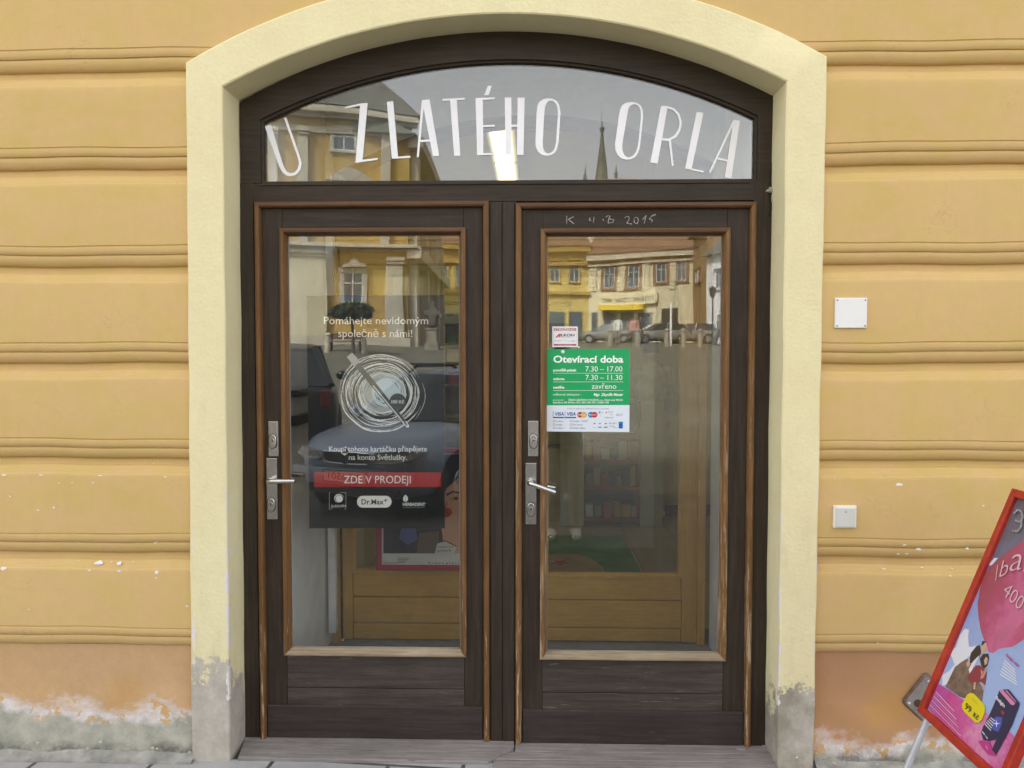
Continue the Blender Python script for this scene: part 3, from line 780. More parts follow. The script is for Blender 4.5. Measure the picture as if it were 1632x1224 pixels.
leaf('right glazed door leaf with the green opening hours sign and worn pale beads', (821.8, 1202), (860.8, 1161.5), 322, 363, 1053.5, 1105, 1132, 1134, 1194, MAT['bead_v2'],
     dict(dead=(841.7, 670.6, 858, 727), low=(837.7, 737.6, 854.8, 835), c1=(850.3, 703, 25), c2=(846.2, 811.7), l0=(844, 770.5), l1=(885, 785), i0=(866, 770.5), i1=(885, 777.5)))
# chalk blessing on the top rail of the right leaf
ci = thing('chalk_inscription', 'faint chalk letters K B 2015 written on the top rail of the right door', 'writing', P(975, 357, LY_))
chalk = M('chalk', (.42, .41, .39), .95, var=.35, scale=120)
def stroke(pts, w=1.2):
    q = [(890+x/9.6, 330+y/9.6) for x, y in pts]
    for (a, b_), (c_, d_) in zip(q, q[1:]):
        L = math.hypot(c_-a, d_-b_) or 1
        nx, ny = -(d_-b_)/L*w/2, (c_-a)/L*w/2
        poly(mb, [(a+nx, b_+ny), (c_+nx, d_+ny), (c_-nx, d_-ny), (a-nx, b_-ny)], LY_-.0004, .0003)
for nm, grp in (('letter', ([(128, 135), (126, 262)], [(235, 145), (152, 188), (240, 258)])), ('smudge', ([(485, 160), (470, 200), (500, 205)],)), ('smudge', ([(545, 150), (535, 240)],)), ('smudge', ([(680, 180), (690, 210)],)),
        ('letter', ([(722, 155), (760, 130), (795, 140), (770, 175), (760, 240)], [(770, 178), (850, 195), (830, 235), (760, 245)])), ('number', ([(1012, 165), (1050, 142), (1085, 155), (1080, 190), (1045, 245), (1125, 260)],)),
        ('number', ([(1165, 160), (1205, 155), (1225, 200), (1205, 255), (1160, 235), (1158, 175)],)), ('number', ([(1285, 190), (1340, 130)], [(1340, 125), (1312, 250)], [(1340, 128), (1333, 165)])),
        ('number', ([(1425, 135), (1490, 110)], [(1425, 140), (1390, 180), (1440, 200), (1420, 238)], [(1425, 137), (1490, 112)]))):
    mb = MB()
    for k, s_ in enumerate(grp): stroke(s_, 2.2 if k == 2 else 1.1)
    mb.build(nm, chalk, ci)
# ------------------------------------------------------------------ things stuck on the glass
def flat_mats(*cs): return [M(n, c, r_, 0, .02, spec=.3) for n, c, r_ in cs]
# black charity poster behind the left pane
PY = YG+.0045
po_ = thing('poster', 'black poster with a white scribbled ball and toothbrush, behind the left door glass', 'poster', P(600, 842, PY))
MB().slab([P(488.5, 471, PY), P(707, 470.5, PY), P(709, 842, PY), P(493, 842, PY)], (0, -1, 0), .001).build('sheet', MAT['black'], po_)
pm = flat_mats(('poster_white', (.62, .62, .60), .6), ('poster_red', (.30, .012, .010), .6), ('poster_grey', (.05, .055, .055), .6), ('poster_silver', (.33, .34, .34), .6), ('poster_core', (.46, .53, .57), .6), ('poster_plum', (.06, .012, .03), .6))
pf = lambda l: on(PY-.0003-.0002*l)
for s_, x0, yb, h, x1 in (('Pomáhejte nevidomým', 516, 516.5, 11.5, 682.5), ('společně s námi!', 539, 537, 11.5, 657), ('Koupí tohoto kartáčku přispějete', 524.5, 719.5, 8.2, 680.5), ('na konto Světlušky.', 556, 732.8, 8.2, 648.5)):
    mb = MB(); txt(mb, s_, pf(1), x0, yb, h, x1, 0, .003); mb.build('slogan_line', pm, po_)
mb = MB(); poly(mb, [(500, 752.2), (702.5, 752.8), (703, 776), (501, 776)], PY-.0004, .0002, 1)
txt(mb, 'ZDE V PRODEJI', pf(2), 548, 770.3, 12, 654.5, 0)
mb.build('red_banner', pm, po_)
# scribbled ball
random.seed(21)
mb = MB()
cx, cy = 601, 622
def scr(px, py): return (500+px/8.59, 560+py/8.59)
ccx, ccy = scr(960, 560)
def arc(cx, cy, rx, ry, a0, a1, w, tilt, lay, mi, n=34):
    L1, L2 = [], []
    for i in range(n+1):
        t = i/n
        a = a0+(a1-a0)*t
        rr = 1+.015*math.sin(a*3+rx)+.008*math.sin(a*9+ry)
        x, y = rx*rr*math.cos(a), ry*rr*math.sin(a)
        ww = w*(math.sin(math.pi*min(1, max(0, t)))**.6)*random.uniform(.45, 1.15)*.5+.04
        nx, ny = math.cos(a), math.sin(a)
        ct, st = math.cos(tilt), math.sin(tilt)
        for lst, q in ((L1, ww), (L2, -ww)):
            X_, Y_ = x+nx*q, y+ny*q
            lst.append(pf(lay)(cx+X_*ct-Y_*st, cy+X_*st+Y_*ct))
    mb.add(L1+L2, [(i, i+1, n+2+i, n+1+i) for i in range(n)], mi)
# solid bright core made of an uneven disc, then strokes over and around it
core = []
for k in range(60):
    a = 2*math.pi*k/60
    q = 1+.03*math.sin(5*a)+.03*math.sin(11*a+1)+random.uniform(-.02, .02)
    core.append((ccx-1+36*q*math.cos(a), ccy+.5+33.5*q*math.sin(a)))
mb.add([pf(1)(*p) for p in core], [tuple(range(60))[::-1]], 3)
core2 = [(ccx+6+25*math.cos(a)*(1+.05*math.sin(4*a)), ccy+1+23*math.sin(a)*(1+.05*math.sin(3*a+1))) for a in [2*math.pi*k/40 for k in range(40)]]
mb.add([pf(1.5)(*p) for p in core2], [tuple(range(40))[::-1]], 4)
for i in range(26):
    rr = random.uniform(13, 38); a0 = random.uniform(0, 6.28)
    arc(ccx+random.uniform(-2, 5), ccy+random.uniform(-2, 2), rr, rr*.93, a0, a0+random.uniform(.5, 1.5), random.uniform(.5, 1.5), 0, 2+i*.02, 2 if random.random() < .8 else 4, 16)
for i in range(62):
    rr = 33+34*random.random()**1.3
    a0 = random.uniform(0, 6.28)
    off = (rr-34)*.16
    arc(ccx-off*.9+random.uniform(-2, 2), ccy+off*.25+random.uniform(-2, 2), rr, rr*.92, a0, a0+random.uniform(.7, 3.0), random.uniform(.5, 1.7) if rr < 52 else random.uniform(.4, 1.0), .1, 3+i*.01, 0)
for rr, a0, a1, w in ((66, .4, 2.9, 2.0), (63, 2.7, 4.2, 1.5), (61, 4.0, 5.7, 1.4), (56, .2, 1.9, 2.2), (56, 2.2, 3.7, 2.4), (50, 3.0, 5.6, 2.2), (47, .3, 2.6, 2.4), (44, 5.2, 7.4, 2.2), (58, 5.5, 7.0, 1.6), (70, 5.9, 6.9, .8)):
    off = (rr-34)*.16
    arc(ccx-off*.9, ccy+off*.25, rr, rr*.92, a0, a1, w, .1, 3.8, 0, 40)
mb.build('scribbled_ball', pm, po_)
mb = MB()
bx0, by0, bx1, by1 = *scr(520, 90), *scr(1275, 1010)
dx, dy = bx1-bx0, by1-by0; L = math.hypot(dx, dy); dx, dy = dx/L, dy/L; nx, ny = -dy, dx
def brush(t0, t1, w0, w1, lay, mi, off=0, rnd=False):
    a = (bx0+dx*t0*L+nx*off, by0+dy*t0*L+ny*off); b_ = (bx0+dx*t1*L+nx*off, by0+dy*t1*L+ny*off)
    pts = [(a[0]+nx*w0, a[1]+ny*w0), (b_[0]+nx*w1, b_[1]+ny*w1)]
    if rnd: pts += [(b_[0]+nx*w1*math.cos(q)+dx*w1*math.sin(q), b_[1]+ny*w1*math.cos(q)+dy*w1*math.sin(q)) for q in [math.pi*k/8 for k in range(1, 8)]]
    pts += [(b_[0]-nx*w1, b_[1]-ny*w1), (a[0]-nx*w0, a[1]-ny*w0)]
    mb.add([pf(lay)(*p) for p in pts], [tuple(range(len(pts)))], mi)
brush(.08, .40, 4.2, 4.4, 5, 2); brush(.38, .97, 4.4, 3.2, 5.2, 2, rnd=True)
brush(.40, 1.0, .8, .9, 5.6, 0, 1.6); brush(.955, 1.015, 3.3, 2.2, 5.4, 0, 0, True); brush(.955, 1.0, 1.8, 1.4, 5.7, 2, 0, True)
brush(-.045, .095, 5.6, 6.2, 5.6, 3, -.5)
brush(.10, .17, 2.8, 3.0, 5.5, 2)
mb.build('toothbrush_picture', pm, po_)
mb = MB(); pc = scr(1150, 688)
mb.add([pf(6)(*p) for p in ell(pc[0], pc[1], 13.2, 13.2, 32)], [tuple(range(32))[::-1]], 2)
txt(mb, '100 Kč', pf(7), pc[0]-10.3, pc[1]+2.8, 5, pc[0]+10.3, 0, .012)
mb.build('price_disc', pm, po_)
mb = MB()
for p in (rectp(524.5, 784.8, 525.2, 811.5), rectp(551, 784.8, 551.6, 811.5), rectp(524.5, 784.8, 526.5, 785.4), rectp(542, 784.8, 551.6, 785.4), rectp(524.5, 811, 530, 811.6), rectp(548, 811, 551.6, 811.6)): poly(mb, p, PY-.0004, .0002, 3)
mb.add([pf(2)(*p) for p in ell(540.8, 795, 5.6, 5.6, 20)], [tuple(range(20))[::-1]], 0)
for a in range(5): arc(540.2, 795.2, 6.3+a*.45, 6.1+a*.4, 1.6+a*.5, 4.6+a*.4, .5, 0, 3, 0, 12)
txt_aff(mb, 'Světluška', pf(2), (527.5, 809), (4.3, -.25), (.5, -4.2), 0)
mb.build('logo', pm, po_)
mb = MB()
def rounded(x0, y0, x1, y1, r, n=8):
    o = []
    for cx, cy, a0 in ((x1-r, y0+r, -math.pi/2), (x1-r, y1-r, 0), (x0+r, y1-r, math.pi/2), (x0+r, y0+r, math.pi)):
        o += [(cx+r*math.cos(a0+math.pi/2*k/n), cy+r*math.sin(a0+math.pi/2*k/n)) for k in range(n+1)]
    return o
rp = rounded(569, 790.2, 624, 809, 9.2)
mb.add([pf(2)(*p) for p in rp], [tuple(range(len(rp)))[::-1]], 0)
txt(mb, 'Dr.Max', pf(3), 576, 803.8, 8, 611.5, 5, .018)
txt(mb, '+', pf(3), 612, 800.4, 6, 617.5, 5, .03)
mb.build('logo', pm, po_)
mb = MB()
mb.add([pf(2)(*p) for p in [(646.3, 788.5), (649, 791), (650.4, 794.5), (649.6, 798), (646.3, 799.8), (643, 798), (642.2, 794.5), (643.6, 791)]], [tuple(range(7, -1, -1))], 0)
poly(mb, rectp(646, 791, 646.6, 798.5), PY-.001, .0002, 2)
txt(mb, 'HERBADENT', pf(2), 642, 806, 4.6, 677.5, 0, .02)
txt(mb, "'", pf(2), 678.5, 806, 4.6, None, 0)
txt(mb, 'přírodní péče od roku 1991', pf(2), 642, 809.2, 1.6, 677, 3)
mb.build('logo', pm, po_)

# opening hours sign, outside on the right pane
SY = YG-.0045
sg = thing('opening_hours_sign', 'green and white opening hours sign headed Otevírací doba on the right door glass', 'sign', P(937, 688, SY))
gm = flat_mats(('sign_green', (.012, .36, .115), .35), ('sign_white', (.70, .76, .84), .35), ('sign_lettering', (.82, .88, .84), .4), ('card_blue', (.03, .07, .30), .4), ('card_red', (.55, .03, .03), .4), ('card_gold', (.62, .42, .12), .4), ('card_cyan', (.02, .22, .50), .4), ('sign_ink', (.10, .10, .12), .5), ('sign_rose', (.55, .22, .20), .5))
mb = MB(); mb.slab([P(872, 556.3, SY), P(1003.5, 556, SY), P(1003.3, 645.5, SY), P(871.6, 646, SY)], (0, -1, 0), .0012, 0)
mb.slab([P(871.6, 646, SY), P(1003.3, 645.5, SY), P(1003, 688.6, SY), P(871.4, 687.6, SY)], (0, -1, 0), .0012, 1)
mb.build('board', gm, sg)
sf = lambda l=1: on(SY-.0003*l)
c3 = lambda x, y: (860+x/6.444, 510+y/6.442)
mb = MB()
def T(s_, x0, yb, h, x1, mi=2, bold=0.0, mb_=None, slant=0):
    a, b_ = c3(x0, yb); txt(mb_ or mb, s_, sf(), a, b_, h/6.44, c3(x1, 0)[0] if x1 else None, mi, bold, slant)
T('Otevírací doba', 141, 436, 68, 860, 2, .028)
T('7.30 – 17.00', 472, 528, 52, 850); T('7.30 – 11.30', 472, 616, 52, 850); T('zavřeno', 535, 706, 52, 788)
T('pondělí-pátek', 141, 527, 25, 380, 2, .03); T('sobota', 141, 616, 25, 256, 2, .03); T('neděle', 141, 704, 25, 254, 2, .03)
T('odborný zástupce :', 138, 775, 23, 424, 2, 0, None, .15); T('Mgr. Zbyněk Mauer', 556, 778, 25, 856, 2, .03, None, .15)
T('provozovatel :', 137, 828, 15, 256); T('ČESKÁ LÉKÁRNA HOLDING, a.s., Nové sady 996/25,', 296, 829, 17, 858, 2, .015)
T('Staré Brno, 602 00 Brno, IČO: 28511298, DIČ: CZ28511298', 137, 855, 17, 710, 2, .015)
for y in (545, 634, 722):
    a, b_ = c3(140, y); poly(mb, rectp(a, b_, c3(860, 0)[0], b_+.5), SY-.0003, .0002, 2)
mb.build('lettering', gm, sg)
mb = MB()
T('V lékárně přijímáme následující karty a poukázky:', 280, 916, 11, 716, 7)
for x0 in (137, 259):
    p = c3(x0, 935); q = c3(x0+116, 1008)
    poly(mb, rectp(p[0], c3(0, 995)[1], q[0], q[1]), SY-.0003, .0002, 3)
    poly(mb, rectp(p[0], p[1], p[0]+.7, q[1]), SY-.0003, .0002, 3)
    T('VISA', x0+16, 981, 33, x0+112, 3, .03, None, .2)
for x0, ca, cb, s_ in ((418, 4, 5, 'MasterCard'), (527, 6, 4, 'Maestro')):
    for k, (cx, mi) in enumerate(((x0, ca), (x0+36, cb))):
        a, b_ = c3(cx, 973)
        e = ell(a, b_, 5.0, 4.6, 24); mb.add([sf(1+k*.5)(*p) for p in e], [tuple(range(24))[::-1]], mi)
    a, b_ = c3(x0-24, 979); txt(mb, s_, sf(3), a, b_, 2.0, c3(x0+58, 0)[0], 2, .01)
for y, s_, t_ in ((1048, 'Cadhoc', 'Unišek + FKSP'), (1083, 'Unišek', 'Šek Servis'), (1117, 'Unišek +', 'Gallery Beta')):
    for x0 in (137, 310):
        a, b_ = c3(x0, y-20)
        for q in (rectp(a, b_, a+3, b_+.6), rectp(a, b_+2.6, a+3, b_+3.2), rectp(a, b_, a+.6, b_+3.2), rectp(a+2.4, b_, a+3, b_+3.2)): poly(mb, q, SY-.0003, .0002, 8)
    T(s_, 163, y, 18, None, 7); T(t_, 336, y, 18, None, 7)
T('€ ~', 608, 962, 24, 652, 7, .02); T('♥' if False else '•', 674, 962, 22, 694, 4, .05); T('Česká', 700, 950, 12, 750, 7); T('síť', 724, 976, 12, 750, 7)
T('edenred', 668, 1008, 15, 756, 7); T('•', 620, 990, 12, 634, 8); T('EET', 790, 986, 22, 856, 7, -.005)
for x0 in (545, 600, 660):
    p = c3(x0, 1046); q = c3(x0+38, 1106)
    T('•', x0+8, 1076, 26, x0+30, 4, .05)
    if x0 > 550: poly(mb, rectp(p[0], c3(0, 1096)[1], q[0], q[1]), SY-.0003, .0002, 6 if x0 == 600 else 7)
    else: T('n ta', x0, 1106, 9, x0+36, 7)
T('Benefit+', 714, 1066, 15, 796, 7); T('karta', 720, 1094, 13, 770, 7); T('Plus', 756, 1108, 10, 796, 3)
p = c3(812, 1044); q = c3(856, 1114); poly(mb, rectp(p[0], p[1], q[0], q[1]), SY-.0003, .0002, 6)
e = [c3(x, y) for x, y in ((818, 1062), (846, 1062), (846, 1080), (830, 1092), (850, 1112), (816, 1112), (826, 1090), (818, 1078))]
mb.add([sf(2)(*k) for k in e], [tuple(range(8))[::-1]], 3)
mb.build('card_emblems', gm, sg)
for cx, cy, r_ in ((897, 561, 3.1), (922.7, 553.5, 1.4)):
    p = P(cx, cy, SY)
    sc_ = MB().ball((p.x, SY-.001, p.z), .0026*r_, n=6, sy=.5).build('suction_cup', MAT['white'], None, smooth=True)
    tag(sc_, 'small round white sucker at the top edge of the green opening hours sign' if r_ > 2 else 'tiny white dot on the glass beside the red and white alarm sticker', 'sucker')
# alarm company sticker
AY = YG-.004
al = thing('alarm_sticker', 'small red and white guarded premises sticker above the green opening hours sign', 'sticker', P(900, 553, AY))
am = flat_mats(('sticker_white', (.78, .76, .78), .4), ('sticker_red', (.36, .05, .05), .4), ('sticker_ink', (.03, .03, .04), .4), ('sticker_line', (.40, .40, .52), .4), ('sticker_bright', (.82, .80, .80), .4), ('sticker_pink', (.52, .10, .13), .4))
c5 = lambda x, y: (865+x/15.3, 480+y/15.3)
rp = rounded(*c5(232, 618), *c5(857, 1118), .8, 3)
mb = MB(); mb.slab([P(a, b_, AY) for a, b_ in rp], (0, -1, 0), .0008, 0); mb.build('sheet', am, al)
mb = MB(); af = on(AY-.0004); af2 = on(AY-.0007)
def q5(x0, y0, x1, y1, mi): poly(mb, rectp(*c5(x0, y0), *c5(x1, y1)), AY-.0004, .0002, mi)
q5(268, 658, 815, 722, 1); q5(268, 1046, 820, 1084, 1); q5(268, 722, 274, 1046, 3); q5(814, 722, 820, 1046, 3)
txt(mb, 'STŘEŽENO', af2, *c5(285, 716), 3.1, c5(795, 0)[0], 4, .02)
mb.add([af(*c5(x, y)) for x, y in ((300, 885), (395, 795), (450, 795), (420, 880), (385, 880), (400, 845), (350, 885))], [tuple(range(6, -1, -1))], 5)
txt(mb, 'LKOH', af, c5(440, 0)[0], c5(0, 857)[1], 3.9, c5(765, 0)[0], 2, .03, .25)
q5(400, 876, 750, 884, 3); q5(290, 960, 440, 975, 3); q5(630, 980, 780, 986, 3); q5(700, 960, 785, 975, 3); q5(450, 950, 640, 955, 3)
txt(mb, 'www.alkoh.cz', af2, *c5(370, 1072), 1.1, c5(720, 0)[0], 4)
mb.build('lettering', am, al)

# ------------------------------------------------------------------ doorsteps
zs0 = P(600, 1178, LY_-.012).z
MAT['step'] = m_wood('weathered_grey_timber', (.20, .175, .165), (.33, .30, .285), 'x', .8, wear=((.13, .11, .10), .58), scuff=.3)
mb = MB()
fr_pts = [G(383, 1207, zs0), G(776, 1213.5, zs0)]
ez = P(822, 1192, LY_-.008)
pts = [Vector((X(390, 1178, .2), .24, zs0)), Vector((fr_pts[0].x-.01, fr_pts[0].y, zs0)), fr_pts[1], Vector((G(819, 1191, zs0).x, G(819, 1191, zs0).y, zs0)), Vector((G(819, 1191, zs0).x, .24, zs0))]
mb.slab(pts, (0, 0, 1), .045)
tag(mb.build('doorstep', MAT['step'], bevel=.004), 'grey weathered timber doorstep with a slanted end under the left door leaf', 'doorstep')
zs1 = -.001
xa, xb = G(790, 1224, zs1).x-.35, X(1234, 1190, .16)
ys_ = [.26, .155, .088, .02, -.05, -.13]
mb = MB()
random.seed(5)
for k in range(len(ys_)-1):
    lft = max(pts[3].x, xa) if k < 2 else fr_pts[1].x+.02+.0*k
    mb.box(lft+.004, xb+random.uniform(0, .02), ys_[k+1]+.0018, ys_[k]-.0018, zs1-.03, zs1+random.uniform(0, .003))
mb.box(xb-.055, xb-.008, .135, .152, zs1, zs1+.012); mb.box(xb-.17, xb-.13, .118, .130, zs1, zs1+.008)
tag(mb.build('doorstep', MAT['step'], bevel=.003), 'lower grey boarded doorstep under the right door leaf', 'doorstep')

# ------------------------------------------------------------------ poster stand at the right edge
BY = -.27
bA, bB = P(1465, 1135, BY), P(1617, 779, BY)
lean = (bB-bA).normalized()
uax = Vector((0, -1, 0))
bn = Vector((-lean.z, 0, lean.x))            # faces the passers-by on the left, tilted up
def BP(px, py, off=0.0):
    d = ray(px, py)
    t = (bA+bn*off-CAM).dot(bn)/d.dot(bn)
    return CAM+d*t
def BU(px, py):
    q = BP(px, py)-bA
    return q.dot(uax), q.dot(lean)
def BW(u, v_, off=0.0): return bA+uax*u+lean*v_+bn*off
BWID = BU(1614, 1224)[0]
BHT = (bB-bA).length
tv = bA.z/lean.z
st_ = thing('poster_stand', 'tilted poster stand with a red frame and a pink balloon medicine advertisement, on the pavement', 'advertising stand', BW(BWID/2, -tv))
MAT['red'] = M('red_frame_paint', (.43, .030, .014), .45, 0, .16, 22)
MAT['galv'] = M('grey_tube', (.52, .52, .55), .4, .3, .08, 20)
fw = .030
mb = MB()
for (u0, v0, u1, v1) in ((0, 0, fw, BHT), (BWID-fw, 0, BWID, BHT), (fw, 0, BWID-fw, fw), (fw, BHT-fw, BWID-fw, BHT)):
    q = [(u0, v0), (u1, v0), (u1, v1), (u0, v1)]
    mb.slab([BW(a, b_, .012) for a, b_ in q], bn, .030)
mb.build('frame', MAT['red'], st_, bevel=.005)
MB().slab([BW(.01, .01, -.010), BW(BWID-.01, .01, -.010), BW(BWID-.01, BHT-.01, -.010), BW(.01, BHT-.01, -.010)], bn, .004).build('back_panel', MAT['galv'], st_)
for u in (.026, BWID-.02):
    MB().tube([BW(u, .25, -.022), BW(u, -tv, -.022)], .0125, 14).build('leg', MAT['galv'], st_, smooth=True)
for u in (.026, BWID-.02):
    top = BW(u, BHT*.95, -.03)
    MB().tube([top, Vector((top.x+.42, top.y, -.004))], .0125, 12).build('leg', MAT['galv'], st_, smooth=True)
# the printed sheet
bm_ = flat_mats(('print_sky', (.27, .36, .66), .35), ('print_grey', (.20, .17, .22), .35), ('print_balloon', (.42, .085, .17), .35), ('print_pink', (.58, .10, .34), .35), ('print_rose', (.62, .24, .42), .35),
               ('print_rock', (.185, .125, .095), .5), ('print_white', (.70, .72, .80), .35), ('print_dark', (.045, .035, .03), .4), ('print_skin', (.58, .36, .27), .4), ('print_dress', (.26, .045, .06), .4),
               ('print_yellow', (.72, .60, .015), .35), ('print_navy', (.035, .03, .075), .3), ('print_blue', (.08, .10, .42), .3), ('print_ink', (.03, .02, .02), .4), ('print_violet', (.22, .14, .50), .35), ('print_letter', (.66, .46, .50), .4), ('print_magenta', (.48, .045, .24), .35))
def gradient_mat(name, cols, axis_pts, rough=.35):
    # printed colour blend along a line on the sheet (a design on the sheet itself)
    m, nt, b = new_mat(name, rough, 0, .4)
    a, c_ = BP(*axis_pts[0]), BP(*axis_pts[1])
    d = c_-a
    v = coords(nt)
    t = nd(nt, 'ShaderNodeVectorMath', {'operation': 'DOT_PRODUCT'}, _0=v, _1=tuple(d/d.length_squared)).outputs['Value']
    t = math_(nt, 'SUBTRACT', t, a.dot(d)/d.length_squared)
    t = math_(nt, 'ADD', t, math_(nt, 'MULTIPLY_ADD', noise(nt, coords(nt, (2.2, 1, 1)), 16, 7, .7), .9, -.45))
    nt.links.new(ramp(nt, t, cols), b.inputs['Base Color'])
    return m
bm_[0] = gradient_mat('print_sky', [(0, (.13, .12, .155)), (.35, (.155, .155, .26)), (.5, (.24, .30, .58)), (1, (.33, .44, .72))], ((1610, 830), (1560, 1060)))
bm_[2] = gradient_mat('print_balloon', [(0, (.33, .075, .10)), (.4, (.40, .075, .16)), (.7, (.56, .13, .28)), (1, (.46, .09, .18))], ((1565, 930), (1640, 985)))
bm_[3] = gradient_mat('print_pink', [(0, (.40, .12, .40)), (.25, (.52, .05, .25)), (.55, (.58, .11, .32)), (.75, (.64, .26, .44)), (1, (.54, .10, .31))], ((1475, 1110), (1610, 1180)))
for q in bm_[4:]: q.node_tree.nodes['Principled BSDF'].inputs['Roughness'].default_value = .3
bm_[5] = M('print_rock', (.20, .135, .10), .5, 0, .25, 40)
m_hi = len(bm_); bm_.append(M('print_balloon_light', (.50, .13, .255), .35)); bm_.append(M('print_chalk', (.34, .32, .36), .6, 0, .3, 90))
mb = MB()
i4 = lambda pts: [(1400+x/5.1, 760+y/5.1) for x, y in pts]
i5 = lambda pts: [(1400+x/5.017, 980+y/5.017) for x, y in pts]
i8 = lambda pts: [(1480+x/7.46, 1060+y/7.46) for x, y in pts]
_lay = [0]
ulo, uhi, vlo, vhi = fw-.004, BWID-fw+.004, fw-.004, BHT-fw+.004
def clip_uv(pts):
    for ax, lim, sg_ in ((0, ulo, 1), (0, uhi, -1), (1, vlo, 1), (1, vhi, -1)):
        out = []
        for k in range(len(pts)):
            p, q = pts[k], pts[(k+1) % len(pts)]
            ip, iq = (p[ax]-lim)*sg_ >= 0, (q[ax]-lim)*sg_ >= 0
            if ip: out.append(p)
            if ip != iq:
                t = (lim-p[ax])/(q[ax]-p[ax])
                out.append((p[0]+(q[0]-p[0])*t, p[1]+(q[1]-p[1])*t))
        pts = out
        if not pts: return pts
    return pts
def pp(pts, mi, grow=True):
    _lay[0] += 1
    uv = clip_uv([BU(*p) for p in pts])
    if len(uv) < 3: return
    ar = sum(uv[k][0]*uv[(k+1) % len(uv)][1]-uv[(k+1) % len(uv)][0]*uv[k][1] for k in range(len(uv)))
    off = -.0055+.0001*_lay[0]
    mb.add([BW(a, b_, off) for a, b_ in uv], [tuple(range(len(uv))) if ar > 0 else tuple(range(len(uv)-1, -1, -1))], mi)
mb.add([BW(ulo, vlo, -.0055), BW(uhi, vlo, -.0055), BW(uhi, vhi, -.0055), BW(ulo, vhi, -.0055)], [(0, 1, 2, 3)], 0)
pp(i4([(880, 715), (930, 655), (960, 655), (905, 720)]), 6)
pp(i5([(610, 420), (560, 300), (610, 250), (640, 160), (680, 105), (712, 115), (705, 170), (712, 250), (760, 250), (700, 320), (640, 360)]), 6)
pp(i5([(500, 480), (560, 440), (640, 340), (760, 240), (780, 260), (660, 380), (560, 540), (500, 560)]), 6)
pp([(1632.5, 858), (1616, 869), (1596, 884.5), (1577, 901), (1566.5, 916), (1560, 936), (1556, 960), (1557, 980), (1560, 1000), (1565, 1016), (1570, 1026), (1573, 1038), (1580, 1040.5), (1590, 1033), (1612, 1029.5), (1634, 1015), (1680, 980), (1700, 900), (1670, 850)], 2)
pp([(1632, 938), (1608, 975), (1592, 1005), (1590, 1022), (1600, 1018), (1634, 985), (1660, 960), (1660, 930)], m_hi)
pp([(1590, 985), (1583, 1010), (1579, 1036), (1583, 1036), (1590, 1012)], m_hi)
pp(i4([(845, 790), (905, 715), (880, 715), (830, 800)]), 14)
# pink ground, rock, couple
pp(i5([(455, 540), (530, 580), (640, 655), (690, 690), (850, 780), (950, 850), (1020, 915), (1060, 950), (1095, 1000), (1040, 1300), (700, 1300), (300, 760)]), 3)
pp(i5([(525, 570), (560, 500), (600, 415), (650, 375), (700, 345), (725, 380), (760, 430), (800, 540), (830, 590), (825, 640), (815, 700), (760, 700), (690, 665), (640, 650), (590, 615)]), 5)
pp(i5([(720, 345), (730, 300), (770, 250), (800, 235), (812, 290), (800, 330), (740, 380), (700, 380)]), 7)
pp(i5([(800, 318), (720, 475), (712, 430), (745, 370), (785, 330)]), 6)
pp(i5([(812, 285), (815, 235), (835, 212), (855, 225), (858, 265), (840, 300), (815, 310)]), 8)
pp(i5([(812, 240), (822, 205), (850, 207), (838, 222), (824, 240)]), 7)
pp(i5([(702, 500), (715, 470), (770, 400), (805, 400), (858, 455), (845, 560), (810, 530), (745, 545), (712, 525)]), 9)
pp(i5([(800, 345), (830, 308), (870, 305), (876, 345), (862, 400), (835, 428), (812, 400)]), 7)
pp(i5([(835, 360), (852, 330), (866, 345), (860, 385), (842, 400)]), 8)
pp(i5([(808, 430), (825, 450), (822, 500), (812, 510), (830, 470), (858, 420), (862, 430), (830, 500), (806, 512), (815, 470)]), 8)
pp(i5([(755, 535), (770, 535), (765, 595), (750, 590)]), 8)
pp(i5([(820, 550), (832, 550), (835, 590), (825, 600)]), 8)
pp(i5([(695, 385), (725, 345), (722, 400), (705, 415)]), 8)
# text lines
for k in range(6):
    a = i5([(1000-7*k, 355+22*k), (1085+4*k, 432+24*k)])
    (x0, y0), (x1, y1) = a
    pp([(x0, y0), (x1, y1), (x1-.6, y1+1.9), (x0-.6, y0+1.9)], 6)
for k in range(9):
    a = i5([(455-8*k, 612+17*k), (600+9*k, 765+33*k)])
    (x0, y0), (x1, y1) = a
    q = .55 if k > 3 else .9
    pp([(x0, y0), (x1, y1), (x1-.3, y1+q), (x0-.3, y0+q)], 4 if k % 2 else 6)
# yellow price flash
pp(i8([(450, 350), (490, 326), (530, 335), (640, 450), (665, 500), (660, 560), (630, 640), (590, 680), (550, 682), (420, 560), (390, 510), (392, 460)]), 10)
# medicine box
pp(i8([(835, 300), (905, 285), (945, 285), (1074, 445), (1060, 500), (985, 700), (850, 960), (790, 1065), (745, 1000), (800, 880), (680, 905), (640, 880), (618, 800), (640, 730), (700, 620), (760, 490)]), 11)
pp(i8([(760, 640), (800, 610), (870, 620), (860, 700), (820, 790), (760, 770), (740, 700)]), 12)
pp(i8([(798, 640), (806, 685), (845, 690), (808, 700), (802, 745), (794, 700), (760, 695), (794, 685)]), 6)
pp(i8([(845, 290), (875, 290), (1025, 455), (1005, 475), (975, 470), (840, 310)]), 4)
pp(i8([(905, 300), (1030, 440), (1040, 440), (925, 300)]), 4)
pp(i8([(580, 905), (640, 890), (720, 900), (745, 1000), (800, 1070), (780, 1075), (700, 1060), (640, 990)]), 16)
pp(i8([(665, 945), (690, 965), (705, 1005), (690, 1000)]), 4)
for k in range(5):
    pp(i8([(665+18*k, 690-18*k), (740+12*k, 775-28*k), (733+12*k, 780-28*k), (658+18*k, 697-18*k)]), 6)
